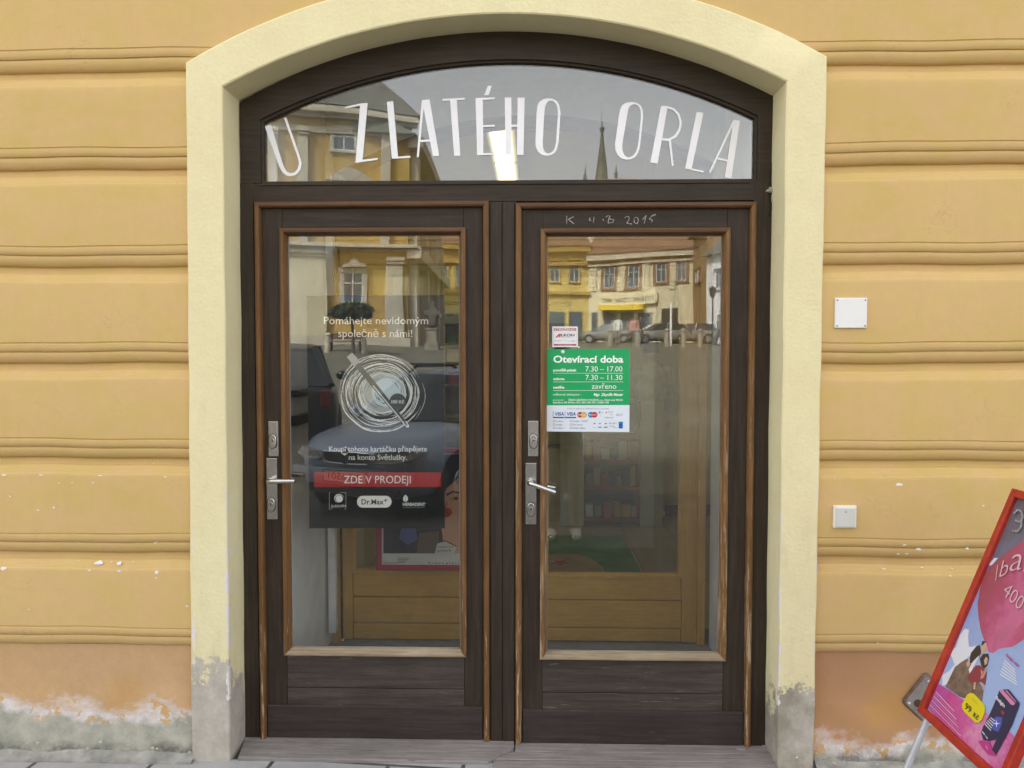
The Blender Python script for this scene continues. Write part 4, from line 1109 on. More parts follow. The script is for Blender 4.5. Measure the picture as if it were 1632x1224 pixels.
pp(i8([(855, 545), (880, 535), (905, 570), (890, 600), (870, 590)]), 9)
fnb = lambda px, py: BP(px, py, -.0055+.0001*(_lay[0]+3))
txt_aff(mb, '99', fnb, (1537.0, 1128.5), (6.6, 6.0), (2.8, -9.2), 13, .005)
txt_aff(mb, 'Kč', fnb, (1550.6, 1141.2), (4.6, 4.2), (2.0, -6.4), 13, .02)
txt_aff(mb, 'běžná cena', fnb, (1549.5, 1114.2), (1.15, 1.3), (.5, -1.1), 13)
txt_aff(mb, 'Ibalgin', fnb, (1586.3, 1112.5), (3.9, 4.25), (2.0, -4.3), 6, .03)
txt_aff(mb, '400 mg', fnb, (1564.5, 1166.5), (2.1, 2.5), (.9, -1.9), 6, .03)
txt_aff(mb, 'Ibalgin 400', fnb, (1602.5, 1044.5), (3.2, 3.1), (1.6, -3.4), 16, .03)
txt_aff(mb, 'I', fnb, (1586.3, 925.5), (9, 6), (3.2, -26), 15, -.012)
txt_aff(mb, 'b', fnb, (1592.0, 920.3), (22, -8), (6.5, -27), 15, -.012)
txt_aff(mb, 'a', fnb, (1607.8, 911.2), (36, -6), (9.5, -41), 15, -.012)
txt_aff(mb, 'l', fnb, (1630.5, 912), (40, -6), (10, -40), 15, -.012)
txt_aff(mb, '400', fnb, (1596.5, 946.5), (13.2, 12.6), (10.5, -19.5), 15, -.012)
# chalky figure rubbed on the upper part
for pts_ in ([(1100, 300), (1130, 265), (1160, 280), (1172, 330), (1150, 370), (1110, 350)], [(1165, 330), (1160, 400), (1130, 445), (1085, 435)]):
    q = i4(pts_)
    for (a, b_), (c_, d_) in zip(q, q[1:]):
        L = math.hypot(c_-a, d_-b_); nx, ny = -(d_-b_)/L*1.5, (c_-a)/L*1.5
        pp([(a+nx, b_+ny), (c_+nx, d_+ny), (c_-nx, d_-ny), (a-nx, b_-ny)], m_hi+1)
mb.build('printed_sheet', bm_, st_)
# bolted steel plate on the plinth behind the stand
mp = flat_mats(('plate_steel', (.26, .23, .21), .6))
pl = thing('steel_plate', 'rusty-edged grey steel plate with bolts on the plinth, behind the leaning poster stand', 'metal plate', P(1475, 1165, .0))
mr = M('rusty_steel', (.20, .155, .13), .65, .4, .2, 30, c2=(.10, .05, .028), bmp=.3)
q4 = [(1477, 1071), (1437, 1119), (1485, 1166), (1526, 1118)]
cxp, cyp = 1481, 1118
rr_ = []
for k in range(4):
    a, b_, c_ = q4[k-1], q4[k], q4[(k+1) % 4]
    for t in range(5):
        s_ = t/4
        p0_ = (b_[0]+(a[0]-b_[0])*.12, b_[1]+(a[1]-b_[1])*.12); p1_ = (b_[0]+(c_[0]-b_[0])*.12, b_[1]+(c_[1]-b_[1])*.12)
        rr_.append(((1-s_)**2*p0_[0]+2*s_*(1-s_)*b_[0]+s_*s_*p1_[0], (1-s_)**2*p0_[1]+2*s_*(1-s_)*b_[1]+s_*s_*p1_[1]))
MB().prism([(X(a, b_, .016), Z(a, b_, .016)) for a, b_ in rr_], .016, .028).build('plate', mr, pl, bevel=.003)
rin = [(cxp+(a-cxp)*.90, cyp+(b_-cyp)*.90) for a, b_ in rr_]
MB().prism([(X(a, b_, .015), Z(a, b_, .015)) for a, b_ in rin], .0145, .018).build('face', M('scuffed_steel', (.27, .24, .225), .55, .2, .15, 25), pl)
for a, b_ in ((1449, 1121.5), (1480.5, 1087), (1484, 1156)):
    p = P(a, b_, .013); MB().ball((p.x, .0135, p.z), .0078, n=6, sy=.6).build('bolt', M('zinc_bolt', (.55, .54, .52), .35, .7), pl, smooth=True)
p = P(1463, 1121, .013); MB().tube([(p.x, .016, p.z), (p.x, .012, p.z)], .0155, 16).build('hole_rim', M('dark_rust', (.07, .035, .02), .8), pl, smooth=True)
# ------------------------------------------------------------------ entrance lobby and shop seen through the glass
YI = 1.05
FL = .10
MAT['lobby'] = M('lobby_plaster', (.76, .76, .75), .85, 0, .05, 8, bmp=.15)
MAT['pine_v'] = m_wood('yellow_pine', (.46, .255, .05), (.57, .335, .08), 'z', .45)
MAT['pine_h'] = m_wood('yellow_pine_board', (.46, .26, .052), (.58, .345, .082), 'x', .45)
MAT['shopwall'] = M('shop_wall_paint', (.62, .53, .24), .8, 0, .05, 4)
lob = thing('entrance_lobby', 'white plastered entrance lobby behind the outer doors', 'lobby', (-.1, .6, FL))
vx0, vx1 = -1.10, .945
for a, b_ in ((vx0-.3, vx0), (vx1, vx1+.3)): MB().box(a, b_, .255, YI+.02, -.05, 3.05).build('side_wall', MAT['lobby'], lob)
MB().box(-1.5, 1.4, .255, 1.5, 3.05, 3.15).build('ceiling', MAT['lobby'], lob)
MB().box(vx0+.001, vx1-.001, .23, 1.34, FL-.15, FL).build('floor', M('grey_floor', (.28, .28, .27), .6, var=.1, scale=20), lob)
MB().box(-1.078, -1.04, YI-.10, YI-.06, FL+.09, 2.7).build('pipe_casing', M('casing', (.68, .68, .68), .6), lob)
# thick partition with a shallow arch above the inner doors
acx = X(846, 300, YI)
mb = MB()
ax0, ax1, az0, az1 = acx-1.02, acx+1.02, 2.62, 2.915
aR = ((1.02)**2+(az1-az0)**2)/(2*(az1-az0))
def iarc(x): return az1-aR+math.sqrt(max(0, aR*aR-(x-acx)**2))
N = 30
for i in range(N+1):
    x = ax0+(ax1-ax0)*i/N
    mb.v += [(x, YI, iarc(x)), (x, YI, 3.3), (x, YI+.27, iarc(x)), (x, YI+.27, 3.4)]
for i in range(N):
    a, b_ = i*4, i*4+4
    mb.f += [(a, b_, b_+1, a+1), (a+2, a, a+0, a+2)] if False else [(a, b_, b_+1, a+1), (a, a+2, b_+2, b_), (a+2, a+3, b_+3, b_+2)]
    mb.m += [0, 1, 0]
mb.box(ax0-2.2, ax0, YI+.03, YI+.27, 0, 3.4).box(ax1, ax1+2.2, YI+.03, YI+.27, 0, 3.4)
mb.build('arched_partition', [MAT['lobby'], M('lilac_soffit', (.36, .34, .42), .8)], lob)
# inner timber screen: frame and two doors
scr_ = thing('inner_doors', 'yellow pine inner doors with glass above three boards, at the back of the lobby', 'door', (-.08, YI+.1, FL))
ix0, ix1 = X(528, 950, YI), X(1124, 950, YI)
zh0, zh1 = Z(1000, 393, YI), Z(1000, 376, YI)
mb = MB().box(ix0, X(541, 950, YI), YI, YI+.12, FL, zh1).box(X(1111, 950, YI), ix1, YI, YI+.12, FL, zh1)
mb.build('frame_post', MAT['pine_v'], scr_, bevel=.004)
mb = MB().box(ix0+.002, ix1-.002, YI-.006, YI+.118, zh0, zh1).box(ix0-.01, ix1+.01, YI-.022, YI-.006, zh1-.02, zh1+.006)
mb.build('frame_head', MAT['pine_h'], scr_, bevel=.004)
YD = YI+.03
for (a, b_, la, lb, rail, l1, l2, bot) in ((X(541.5, 950, YD), X(825, 950, YD), X(562, 950, YD), X(800, 950, YD), 909, 953.7, 995.5, 1040), (X(828, 950, YD), X(1111, 950, YD), X(868, 950, YD), X(1086.5, 950, YD), 914, 956, 1000.5, 1040)):
    zt, zr, z1, z2, zb = zh0, Z(826, rail, YD), Z(826, l1, YD), Z(826, l2, YD), FL+.01
    MB().box(a, la, YD, YD+.045, zb, zt).box(lb, b_, YD, YD+.045, zb, zt).build('stile', MAT['pine_v'], scr_, bevel=.003)
    for q0, q1 in ((zr-.02, z1+.002), (z1-.002, z2+.002), (z2-.002, zb)):
        MB().box(la+.001, lb-.001, YD+.006, YD+.04, min(q0, q1), max(q0, q1)).build('board', MAT['pine_h'], scr_, bevel=.005)
    MB().box(la+.001, lb-.001, YD+.002, YD+.042, zt-.07, zt).build('top_rail', MAT['pine_h'], scr_, bevel=.003)
    MB().frame(la-.004, lb+.004, zr-.02, zt-.066, [(0, YD+.002), (0, YD-.008), (.014, YD-.008), (.024, YD+.004), (.026, YD+.02)]).build('glazing_bead', MAT['pine_v'], scr_)
    MB().box(la, lb, YD+.02, YD+.024, zr-.01, zt-.06).build('glass_pane', MAT['glass_in'], scr_)
p0, p1 = P(856, 712, YD-.04), P(893, 711, YD-.04)
hd = MB().tube([(p0.x-.02, YD, p0.z), (p0.x-.02, YD-.04, p0.z), (p0.x, YD-.05, p0.z), (p1.x, YD-.05, p1.z)], .011, 12).build('door_handle', MAT['steel_dark'], scr_, smooth=True)
# letter rack on the lobby side wall
rk = thing('wall_rack', 'black two-armed rack on the white lobby wall, left of the black poster', 'rack', (vx0, .6, 1.3))
def wallp(px, py):                           # on the left side wall
    d = ray(px, py); t = (vx0-CAM.x)/d.x
    return CAM+d*t
for a, b_, c_ in ((622, 633, 1), (663, 679, 1)):
    z1_, z0_ = wallp(464, a).z, wallp(464, b_).z
    MB().box(vx0, vx0+.035, wallp(463, a).y, .80, z0_, z1_).build('bar', M('black_enamel', (.012, .012, .011), .35), rk, bevel=.006)
MB().box(vx0, vx0+.012, .70, .78, 1.28, 1.56).build('back_strip', MAT['rubber'], rk)

# red framed poster on the back of the left inner door glass
fy = YD-.02
pr = thing('framed_poster', 'red framed poster of a woman\'s face in the glass of the left inner door', 'poster', P(690, 908, fy))
fm = flat_mats(('crimson_frame', (.40, .03, .07), .4), ('photo_dark', (.035, .035, .05), .4), ('photo_skin', (.62, .34, .22), .45), ('photo_lip', (.42, .07, .05), .4), ('photo_white', (.60, .60, .56), .5), ('photo_blue', (.09, .12, .28), .4), ('photo_brown', (.14, .10, .06), .4), ('photo_line', (.10, .08, .08), .5), ('photo_blush', (.50, .20, .13), .5))
fx0, fx1, fz0, fz1 = X(600, 800, fy), X(792, 800, fy), Z(690, 908, fy), Z(690, 714, fy)
MB().frame(fx0, fx1, fz0, fz1, [(0, fy+.02), (0, fy-.012), (.005, fy-.016), (.02, fy-.016), (.027, fy-.004), (.027, fy+.01)]).build('frame', fm, pr)
mb = MB().box(fx0+.02, fx1-.02, fy-.002, fy+.01, fz0+.02, fz1-.02, 4)
w_ = lambda pts, mi, l: poly(mb, pts, fy-.003-.0006*l, .0003, mi)
w_(rectp(611, 724, 786, 882), 1, 0)
w_([(786, 775), (770, 740), (740, 738), (714, 765), (706, 800), (702, 830), (706, 860), (700, 882), (786, 882)], 2, 1)
w_([(786, 724), (700, 724), (690, 790), (702, 800), (712, 778), (730, 762), (752, 770), (764, 800), (768, 850), (786, 870)], 1, 2)
w_([(716, 796), (724, 791), (734, 791.5), (732, 796), (724, 798)], 8, 3); w_(ell(727, 794.3, 3.0, 2.2, 12), 1, 4); w_([(711, 791), (722, 785), (736, 787), (735, 785), (722, 782), (711, 787)], 7, 3)
w_([(700, 815), (707, 806), (712, 809), (718, 811), (721, 817), (716, 823), (708, 826), (702, 823)], 3, 3)
w_([(705, 812), (710, 800), (714, 800), (712, 811)], 8, 2.5)
w_([(640, 840), (662, 842), (666, 860), (650, 868), (636, 858)], 5, 2); w_([(668, 850), (700, 846), (698, 882), (664, 882)], 6, 1.5)
w_([(697, 866), (710, 863), (728, 872), (724, 882), (693, 882)], 4, 3.5); w_([(697, 864), (710, 861), (728, 870), (728, 872), (710, 863), (697, 866)], 7, 4)
tf = on(fy-.006)
for k, s_ in enumerate(('vitamin', 'pleť')): txt(mb, s_, tf, 698, 873+k*6, 3.4, 722-3*k, 7)
txt(mb, 'Studio fotografie', tf, 613, 898, 2.6, 634, 7); txt(mb, 'K r á s a  p l e t i', tf, 683, 898.5, 3, 731, 7, .02)
for k in range(4): poly(mb, rectp(634, 889+k*2.4, 654-k*3, 889.7+k*2.4), fy-.004, .0003, 7)
mb.build('photograph', fm, pr)

# shop room
YB = 4.55
shop = thing('shop_room', 'shop room with yellow walls and brown skirting beyond the inner doors', 'room', (0, 3, FL))
MB().box(-2.9, 2.9, YB, YB+.2, 0, 3.4).box(-3.1, -2.9, 1.32, YB+.2, 0, 3.4).box(2.9, 3.1, 1.32, YB+.2, 0, 3.4).build('wall', MAT['shopwall'], shop)
MB().box(-3.1, 3.1, 1.32, YB+.2, 3.3, 3.42).build('ceiling', M('shop_ceiling', (.72, .71, .68), .8, var=.02), shop)
m, nt, b = new_mat('beige_tiles', .35)
br = nd(nt, 'ShaderNodeTexBrick', {'offset': 0.0}, Vector=coords(nt), Scale=1.0, Mortar_Size=.004, Brick_Width=.4, Row_Height=.4, Color1=(.42, .36, .25, 1), Color2=(.46, .39, .27, 1), Mortar=(.2, .17, .12, 1))
nt.links.new(br.outputs[0], b.inputs['Base Color'])
MB().box(-3.1, 3.1, 1.342, YB+.2, FL-.15, FL-.004).build('floor', m, shop)
MB().box(-2.9, 2.9, YB-.015, YB-.001, FL, FL+.1).build('skirting', M('brown_skirting', (.14, .06, .04), .5), shop)
lampm = M('lit_diffuser', (.9, .9, .85), .5, emit=((1, .82, .38), .62))
for k, (a, y0, y1) in enumerate(((-.23, 2.38, 3.36), (-.23, 3.40, 4.38), (2.3, 2.38, 3.36), (2.3, 3.40, 4.38), (-1.9, 2.38, 3.36), (-1.9, 3.40, 4.38))):  # first two are seen; the side ones are added to brighten the shop
    lp = thing('ceiling_lamp', ['lit fluorescent ceiling lamp in front, behind the letters É and H of the fanlight', 'lit fluorescent ceiling lamp behind the front one, at the foot of the letter H'][k] if k < 2 else 'added fluorescent ceiling lamp, out of view, lighting the shop interior', 'lamp', (a, (y0+y1)/2, 3.2), group='fluorescent lamps on the shop ceiling')
    MB().box(a-.1, a+.1, y0, y1, 3.21, 3.30).build('housing', MAT['white'], lp)
    MB().box(a-.072, a+.072, y0+.01, y1-.01, 3.185, 3.209).build('diffuser', lampm, lp)
# green mat with a red star
mt = thing('floor_mat', 'green floor mat with a beige patch and a red star, beyond the right inner door', 'mat', (.3, 2.6, FL))
mz = FL+.008
MB().slab([G(800, 853, mz), G(993, 853, mz), G(1027, 922, mz), G(800, 922, mz)], (0, 0, 1), .008).build('pile', M('green_mat', (.075, .27, .055), .95, bmp=.4), mt)
e = [G(895+68*math.cos(a), 913+31*math.sin(a)*(1 if math.sin(a) < 0 else .3), mz+.002) for a in [2*math.pi*k/32 for k in range(32)]]
MB().slab(e, (0, 0, 1), .002).build('beige_patch', M('beige_mat', (.46, .37, .20), .95), mt)
e = []
for k in range(10):
    a = 2*math.pi*k/10+.3; q = 1 if k % 2 == 0 else .35
    e.append(G(892+18*q*math.cos(a), 896.5+6.5*q*math.sin(a), mz+.004))
MB().slab(e, (0, 0, 1), .002).build('red_star', M('red_mat', (.5, .035, .02), .95), mt)
# shelf units on the back wall with category signs and packs
random.seed(9)
packm = [M('pack_'+n, c, .45, var=.05) for n, c in (('white', (.7, .7, .68)), ('orange', (.62, .25, .05)), ('red', (.5, .05, .04)), ('yellow', (.62, .48, .08)), ('blue', (.08, .16, .42)), ('green', (.08, .32, .12)), ('grey', (.35, .37, .4)), ('cream', (.62, .55, .38)))]
whm = M('sign_panel', (.62, .72, .58), .4, var=.02)
shm = M('shelf_board', (.52, .42, .22), .5)
inkm = M('sign_ink_dark', (.02, .02, .02), .5)
ys = YB-.36
def shelf_unit(px0, px1, label, words, k):
    t = thing('shelf_unit', label, 'shelves', P((px0+px1)/2, 800, ys), group='shelf units along the back wall of the shop')
    a, b_ = X(px0, 600, ys), X(px1, 600, ys)
    zt = Z(px0, 486, ys)
    MB().box(a, a+.02, ys, YB-.01, FL, zt).box(b_-.02, b_, ys, YB-.01, FL, zt).box(a, b_, YB-.03, YB-.01, FL, zt).build('carcass', shm, t)
    zsh = [Z(px0, y, ys) for y in (547, 577, 612, 662)]
    for z in zsh: MB().box(a+.02, b_-.02, ys, YB-.03, z-.02, z).build('shelf', shm, t)
    MB().box(a+.021, b_-.021, ys+.002, YB-.04, FL, zsh[-1]-.03).build('cupboard', M('olive_cupboard', (.33, .33, .10), .5), t)
    zs0_, zs1_ = Z(px0, 516, ys), Z(px0, 487, ys)
    s_ = MB().box(a+.02, b_-.02, ys-.02, ys+.0, zs0_, zs1_).build('header_sign', whm, t)
    MB().frame(a, b_, zs0_-.02, zs1_+.02, [(0, ys+.001), (0, ys-.026), (.022, ys-.026), (.022, ys+.001)]).build('sign_frame', MAT['steel_dark'], t)
    mb = MB()
    for q, w in enumerate(words): txt(mb, w, on(ys-.0215), px0+5, 503+q*5, 3.2, None, 0, .02)
    mb.build('lettering', inkm, t)
    MB().box(a, b_, ys-.03, YB-.02, zt+.03, zt+.32).build('lit_wall_box', M('lit_wall_yellow', (.74, .68, .36), .6, var=.03), t)  # added box, its pale yellow stands in for a lamp-lit wall
    for z in zsh[:3]:
        x = a+.04
        while x < b_-.12:
            w, h, dd = random.uniform(.05, .11), random.uniform(.07, .15), random.uniform(.05, .12)
            c_ = random.choice(range(8))
            pk = MB().box(x, x+w, ys+.02, ys+.02+dd, z+.001, z+h).build('medicine_box', packm[c_], bevel=.001)
            tag(pk, 'small coloured medicine box standing in the row on a shop shelf', 'box', 'medicine boxes on the shop shelves')
            x += w+random.uniform(.004, .03)
shelf_unit(596, 704, 'tall shelf unit with boxes behind the upper part of the black poster', ['Vitaminy'], 0)
shelf_unit(706, 774, 'tall shelf unit under the white sign reading Bolest, right of the black poster', ['Bolest'], 1)
shelf_unit(776, 908, 'tall shelf unit whose white sign shows just above the alarm sticker', ['                 Alergie', '               senná rýma'], 2)
# hanging sign
hy = 3.2
hs_ = thing('hanging_sign', 'white tapered hanging sign with a small blue mark in the right doorway', 'sign', P(1036, 515, hy))
MB().slab([P(1023, 486, hy), P(1047, 486, hy), P(1045, 515, hy), P(1031, 515, hy)], (0, -1, 0), .01).build('board', M('hanging_white', (.72, .78, .74), .4, var=.02), hs_)
poly_mb = MB(); poly_mb.slab([P(a, b_, hy-.0015) for a, b_ in ell(1034, 503, 3, 1.6, 14)], (0, -1, 0), .001); poly_mb.build('blue_mark', M('blue_mark', (.05, .10, .35), .4), hs_)
for px in (1027, 1044):
    p = P(px, 487, hy); MB().tube([(p.x, hy+.005, p.z), (p.x, hy+.005, 3.3)], .003, 6).build('cord', MAT['white'], hs_)
# cardboard display stand with packs
dy = 4.0
ds = thing('display_stand', 'pale cardboard display stand with red shelf edges below the green opening hours sign', 'display stand', P(975, 845, dy))
card = M('pale_card', (.50, .54, .46), .7, var=.04)
redm = M('red_shelf_edge', (.30, .05, .045), .6)
zt_, zb_ = Z(975, 640, dy), Z(975, 838, dy)
for a, b_ in ((893, 931), (1020, 1056)):
    MB().box(X(a, 750, dy), X(b_, 750, dy), dy, dy+.30, FL+.0, zt_).build('side_panel', card, ds, bevel=.004)
MB().box(X(931, 750, dy)+.001, X(1020, 750, dy)-.001, dy+.27, dy+.29, FL, zt_).build('back_panel', M('grey_card', (.20, .22, .23), .7), ds)
for y in (694, 734, 776, 826):
    z = Z(975, y, dy)
    MB().box(X(931, 750, dy)+.001, X(1020, 750, dy)-.001, dy+.003, dy+.268, z-.02, z).build('shelf', card, ds)
    MB().box(X(931, 750, dy)+.001, X(1020, 750, dy)-.001, dy-.008, dy+.002, z-.03, z+.012).build('shelf_edge', redm, ds)
MB().box(X(1016.5, 750, dy), X(1020, 750, dy), dy-.014, dy-.009, FL, zt_).build('red_post', redm, ds)
for y in (733, 775, 825):
    z = Z(975, y, dy)
    x = X(934, 750, dy)
    while x < X(1010, 750, dy):
        w, h = random.uniform(.04, .09), random.uniform(.08, .17)
        pk = MB().box(x, x+w, dy+.03, dy+.10, z+.002, z+h).build('medicine_box', packm[random.choice((0, 3, 4, 5, 6, 6, 7, 2))], bevel=.001)
        tag(pk, 'small pack standing in the pale cardboard display stand', 'box', 'packs in the display stand')
        x += w+random.uniform(.004, .02)

# ------------------------------------------------------------------ people
SKIN = M('skin', (.50, .30, .22), .55, var=.05)
def skin_mesh(name, joints, edges, mats, parent, root=0, sub=2):
    me = bpy.data.meshes.new(name)
    me.from_pydata([j[0] for j in joints], edges, [])
    o = bpy.data.objects.new(name, me); COL.objects.link(o)
    sm = o.modifiers.new('skin', 'SKIN'); sm.use_smooth_shade = True; sm.branch_smoothing = .6
    ss = o.modifiers.new('sub', 'SUBSURF'); ss.levels = ss.render_levels = sub
    for k, j in enumerate(joints):
        r_ = j[1]; s_ = me.skin_vertices[0].data[k]
        s_.radius = (r_ if isinstance(r_, tuple) else (r_, r_))
        s_.use_root = (k == root)
    dg = bpy.context.evaluated_depsgraph_get(); dg.update()
    m2 = bpy.data.meshes.new_from_object(o.evaluated_get(dg))
    m2.name = name
    bpy.data.objects.remove(o); bpy.data.meshes.remove(me)
    m2.materials.clear(); m2.materials.append(mats)
    m2.polygons.foreach_set('use_smooth', [True]*len(m2.polygons))
    o = bpy.data.objects.new(name, m2); COL.objects.link(o); o.parent = parent
    return o
def chain(J, E, start, pts):
    prev = start
    for p, r_ in pts:
        J.append((p, r_)); E.append((prev, len(J)-1)); prev = len(J)-1
    return prev
def person(label, loc, rz, top, legs, shoes, hair, arms, sc=1.0, stride=0.0, coat=False, group=None, long_hair=False):
    t = thing('person', label, 'person', loc, rz, group, world=False)
    t.scale = (sc, sc, sc)
    J = [((0, 0, .95), (.15, .105))]; E = []
    ch = chain(J, E, 0, [((0, 0, 1.10), (.125, .09)), ((0, -.005, 1.30), (.155, .10)), ((0, -.01, 1.42), (.12, .075)), ((0, 0, 1.50), .052), ((0, .012, 1.555), (.055, .06)), ((0, .022, 1.60), (.068, .085)), ((0, .012, 1.66), (.074, .09)), ((0, .005, 1.705), (.058, .07))])
    nose = chain(J, E, 6, [((0, .108, 1.605), .012)])
    LEG, ARM = [], []
    for s_ in (-1, 1):
        f = stride*s_
        lg = [((.095*s_, 0, .88), .088), ((.10*s_, .03+f*.5, .50), .057), ((.10*s_, f, .10), .042)]
        LEG.append(lg)
        k = chain(J, E, 0, lg)
        chain(J, E, k, [((.105*s_, f+.08, .045), .036), ((.11*s_, f+.17, .03), .03)])
        sh, el, wr, hand, fw_ = arms[0 if s_ < 0 else 1]
        am = [(Vector((.18*s_, -.01, 1.405)), .055), (Vector(el), .042), (Vector(wr), .029)]
        ARM.append(am)
        k = chain(J, E, 3, [(tuple(p), r_) for p, r_ in am])
        hand = Vector(hand); w_ = Vector(wr); d = (hand-w_).normalized(); fw_ = Vector(fw_).normalized()
        side = d.cross(fw_).normalized()
        palm = w_+d*.055
        kp = chain(J, E, k, [(tuple(palm), (.034, .017))])
        # four unequal bent fingers and a thumb, closing towards fw_
        for q, (off, L) in enumerate(((-.029, .072), (-.0095, .083), (.0105, .078), (.029, .060))):
            b0 = palm+d*.038+side*off
            chain(J, E, kp, [(tuple(b0), .0105), (tuple(b0+d*L*.45+fw_*L*.18), .0088), (tuple(b0+d*L*.62+fw_*L*.55), .0078)])
        b0 = palm-side*.030*s_+d*.0
        chain(J, E, kp, [(tuple(b0-side*.014*s_+d*.012+fw_*.01), .0115), (tuple(b0-side*.022*s_+d*.042+fw_*.028), .0088)])
    skin_mesh('body', J, E, SKIN, t)
    # clothes: elliptical lofts over the torso and round tubes along the limbs
    def loft(mb, rings, n=20):
        vs = []
        for c0, rx, ry in rings:
            vs += [(c0[0]+rx*math.cos(2*math.pi*k/n), c0[1]+ry*math.sin(2*math.pi*k/n), c0[2]) for k in range(n)]
        m_ = len(rings)
        return mb.add(vs, [(j*n+k, j*n+(k+1) % n, (j+1)*n+(k+1) % n, (j+1)*n+k) for j in range(m_-1) for k in range(n)]+[tuple(range(n-1, -1, -1)), tuple((m_-1)*n+k for k in range(n))])
    def limb(mb, pts, n=14):
        P_, R_ = [], []
        for (p, r_), (q, w) in zip(pts, pts[1:]):
            p, q = Vector(p), Vector(q)
            for t_ in (0, .25, .5, .75): P_.append(p.lerp(q, t_)); R_.append(r_+(w-r_)*t_)
        P_.append(Vector(pts[-1][0])); R_.append(pts[-1][1])
        for _ in range(2):
            P_ = [P_[0]]+[(P_[k-1]+P_[k]*2+P_[k+1])/4 for k in range(1, len(P_)-1)]+[P_[-1]]
        return mb.tube(P_, R_, n)
    mb = MB()
    z0_ = .56 if coat else .84
    loft(mb, ([((0, 0, .56), .185, .15), ((0, 0, .70), .178, .145)] if coat else [])+[((0, 0, .85), .172, .132), ((0, 0, .95), .166, .126), ((0, 0, 1.08), .152, .112), ((0, -.004, 1.22), .165, .118), ((0, -.008, 1.34), .182, .118), ((0, -.010, 1.405), .172, .105), ((0, -.008, 1.445), .125, .085), ((0, -.004, 1.478), .075, .068), ((0, 0, 1.505), .062, .060)])
    for am in ARM:
        sh = am[0][0]
        mb.ball((sh.x*.93, sh.y, sh.z-.004), .078, n=8, sy=.95)
        limb(mb, [(tuple(Vector((sh.x*.95, sh.y, sh.z-.006))), .076), (tuple(am[1][0]), .060), (tuple(am[1][0].lerp(am[2][0], .92)), .040)])
    if mb.v: mb.build('coat' if coat else 'jacket', top, t, smooth=True)
    mb = MB()
    loft(mb, [((0, 0, .80), .10, .09), ((0, 0, .83), .158, .118), ((0, 0, .90), .163, .122), ((0, 0, .985), .150, .112)])
    for lg in LEG:
        k_ = lg[0][0]
        limb(mb, [((k_[0]*.9, k_[1], .90), .092), (lg[1][0], .074), ((lg[2][0][0], lg[2][0][1]-.005, .065), .062)])
    mb.build('trousers', legs, t, smooth=True)
    for s_ in (-1, 1):
        f = stride*s_
        mb = MB()
        mb.tube([(.105*s_, f-.075, .05), (.105*s_, f-.06, .052), (.105*s_, f, .058), (.108*s_, f+.07, .050), (.111*s_, f+.14, .040), (.112*s_, f+.185, .034), (.112*s_, f+.20, .03)], [.02, .043, .05, .046, .043, .034, .012], 14)
        mb.build('shoe', shoes, t, smooth=True)
    # hair: a shell round the skull, open over the face
    mb = MB(); hb = MB().ball((0, .004, 1.645), .1, n=12, sx=.90, sy=1.08, sz=1.22, jit=.012)
    keep = [f_ for f_ in hb.f if not (sum(hb.v[k][1] for k in f_)/len(f_) > .035 and sum(hb.v[k][2] for k in f_)/len(f_) < 1.682) and sum(hb.v[k][2] for k in f_)/len(f_) > 1.575]
    mb.v, mb.f, mb.m = hb.v, keep, [0]*len(keep)
    ho = mb.build('hair', hair, t, smooth=True)
    sld = ho.modifiers.new('thickness', 'SOLIDIFY'); sld.thickness = .012
    if long_hair:
        mb = MB(); mb.tube([(0, -.06, 1.66), (0, -.075, 1.55), (0, -.085, 1.42), (0, -.08, 1.34)], [.07, .075, .07, .03], 12); mb.build('long_hair', hair, t, smooth=True)
    for s_ in (-1, 1):
        e = MB().ball((.030*s_, .098, 1.632), .0115, n=6).build('eye', M('eye_white', (.6, .6, .6), .2), t, smooth=True)
        MB().ball((.030*s_, .107, 1.632), .0055, n=5).build('iris', MAT['rubber'], e, smooth=True)
        MB().ball((.078*s_, .012, 1.618), .02, n=6, sx=.4, sy=.7, sz=1.4).build('ear', SKIN, t, smooth=True)
    MB().ball((0, .103, 1.563), .017, n=6, sx=1.4, sy=.35, sz=.4).build('mouth', M('lips', (.38, .14, .12), .5), t, smooth=True)
    return t
cl = lambda n, c: M(n, c, .85, 0, .08, 20)
HAIR = cl('dark_hair', (.035, .022, .014)); WHITE = cl('white_cotton', (.55, .56, .50)); PALE = cl('pale_trousers', (.50, .49, .42)); NAVY = cl('navy_jacket', (.05, .06, .09)); SHOE = cl('white_shoe', (.72, .72, .70)); DARKC = cl('dark_cloth', (.03, .03, .035)); PINK = cl('pink_top', (.45, .22, .2)); GREYC = cl('grey_jacket', (.16, .16, .15))
# photographer, standing behind the camera; only the glass shows this figure
PX_, PYY = .27, -3.66
loc = Vector((PX_, PYY, gz(PYY)-.012))
def lw(x, y, z): return (x-PX_, y-PYY, z-loc.z)
ph_arms = []
for s_ in (-1, 1):
    wr = lw(.088*s_, -3.37, 1.585); hand = lw(.078*s_, -3.27, 1.66)
    el = (.30*s_+(-.10), .10, 1.17)
    ph_arms.append((None, el, wr, hand, (-s_*.9, .25, .25)))
person('person in grey jacket and pale trousers holding a phone, reflected in the right door', loc, 0, GREYC, PALE, SHOE, HAIR, ph_arms, 1.0)
phn = thing('phone', 'dark phone held up by the reflected person', 'phone', (0, -3.262, 1.63))
MB().box(-.072, .072, -3.2655, -3.258, 1.632, 1.706).build('body', MAT['rubber'], phn, bevel=.003)
MB().tube([(.052, -3.2582, 1.69), (.052, -3.2565, 1.69)], .005, 12).build('lens', MAT['steel_dark'], phn)
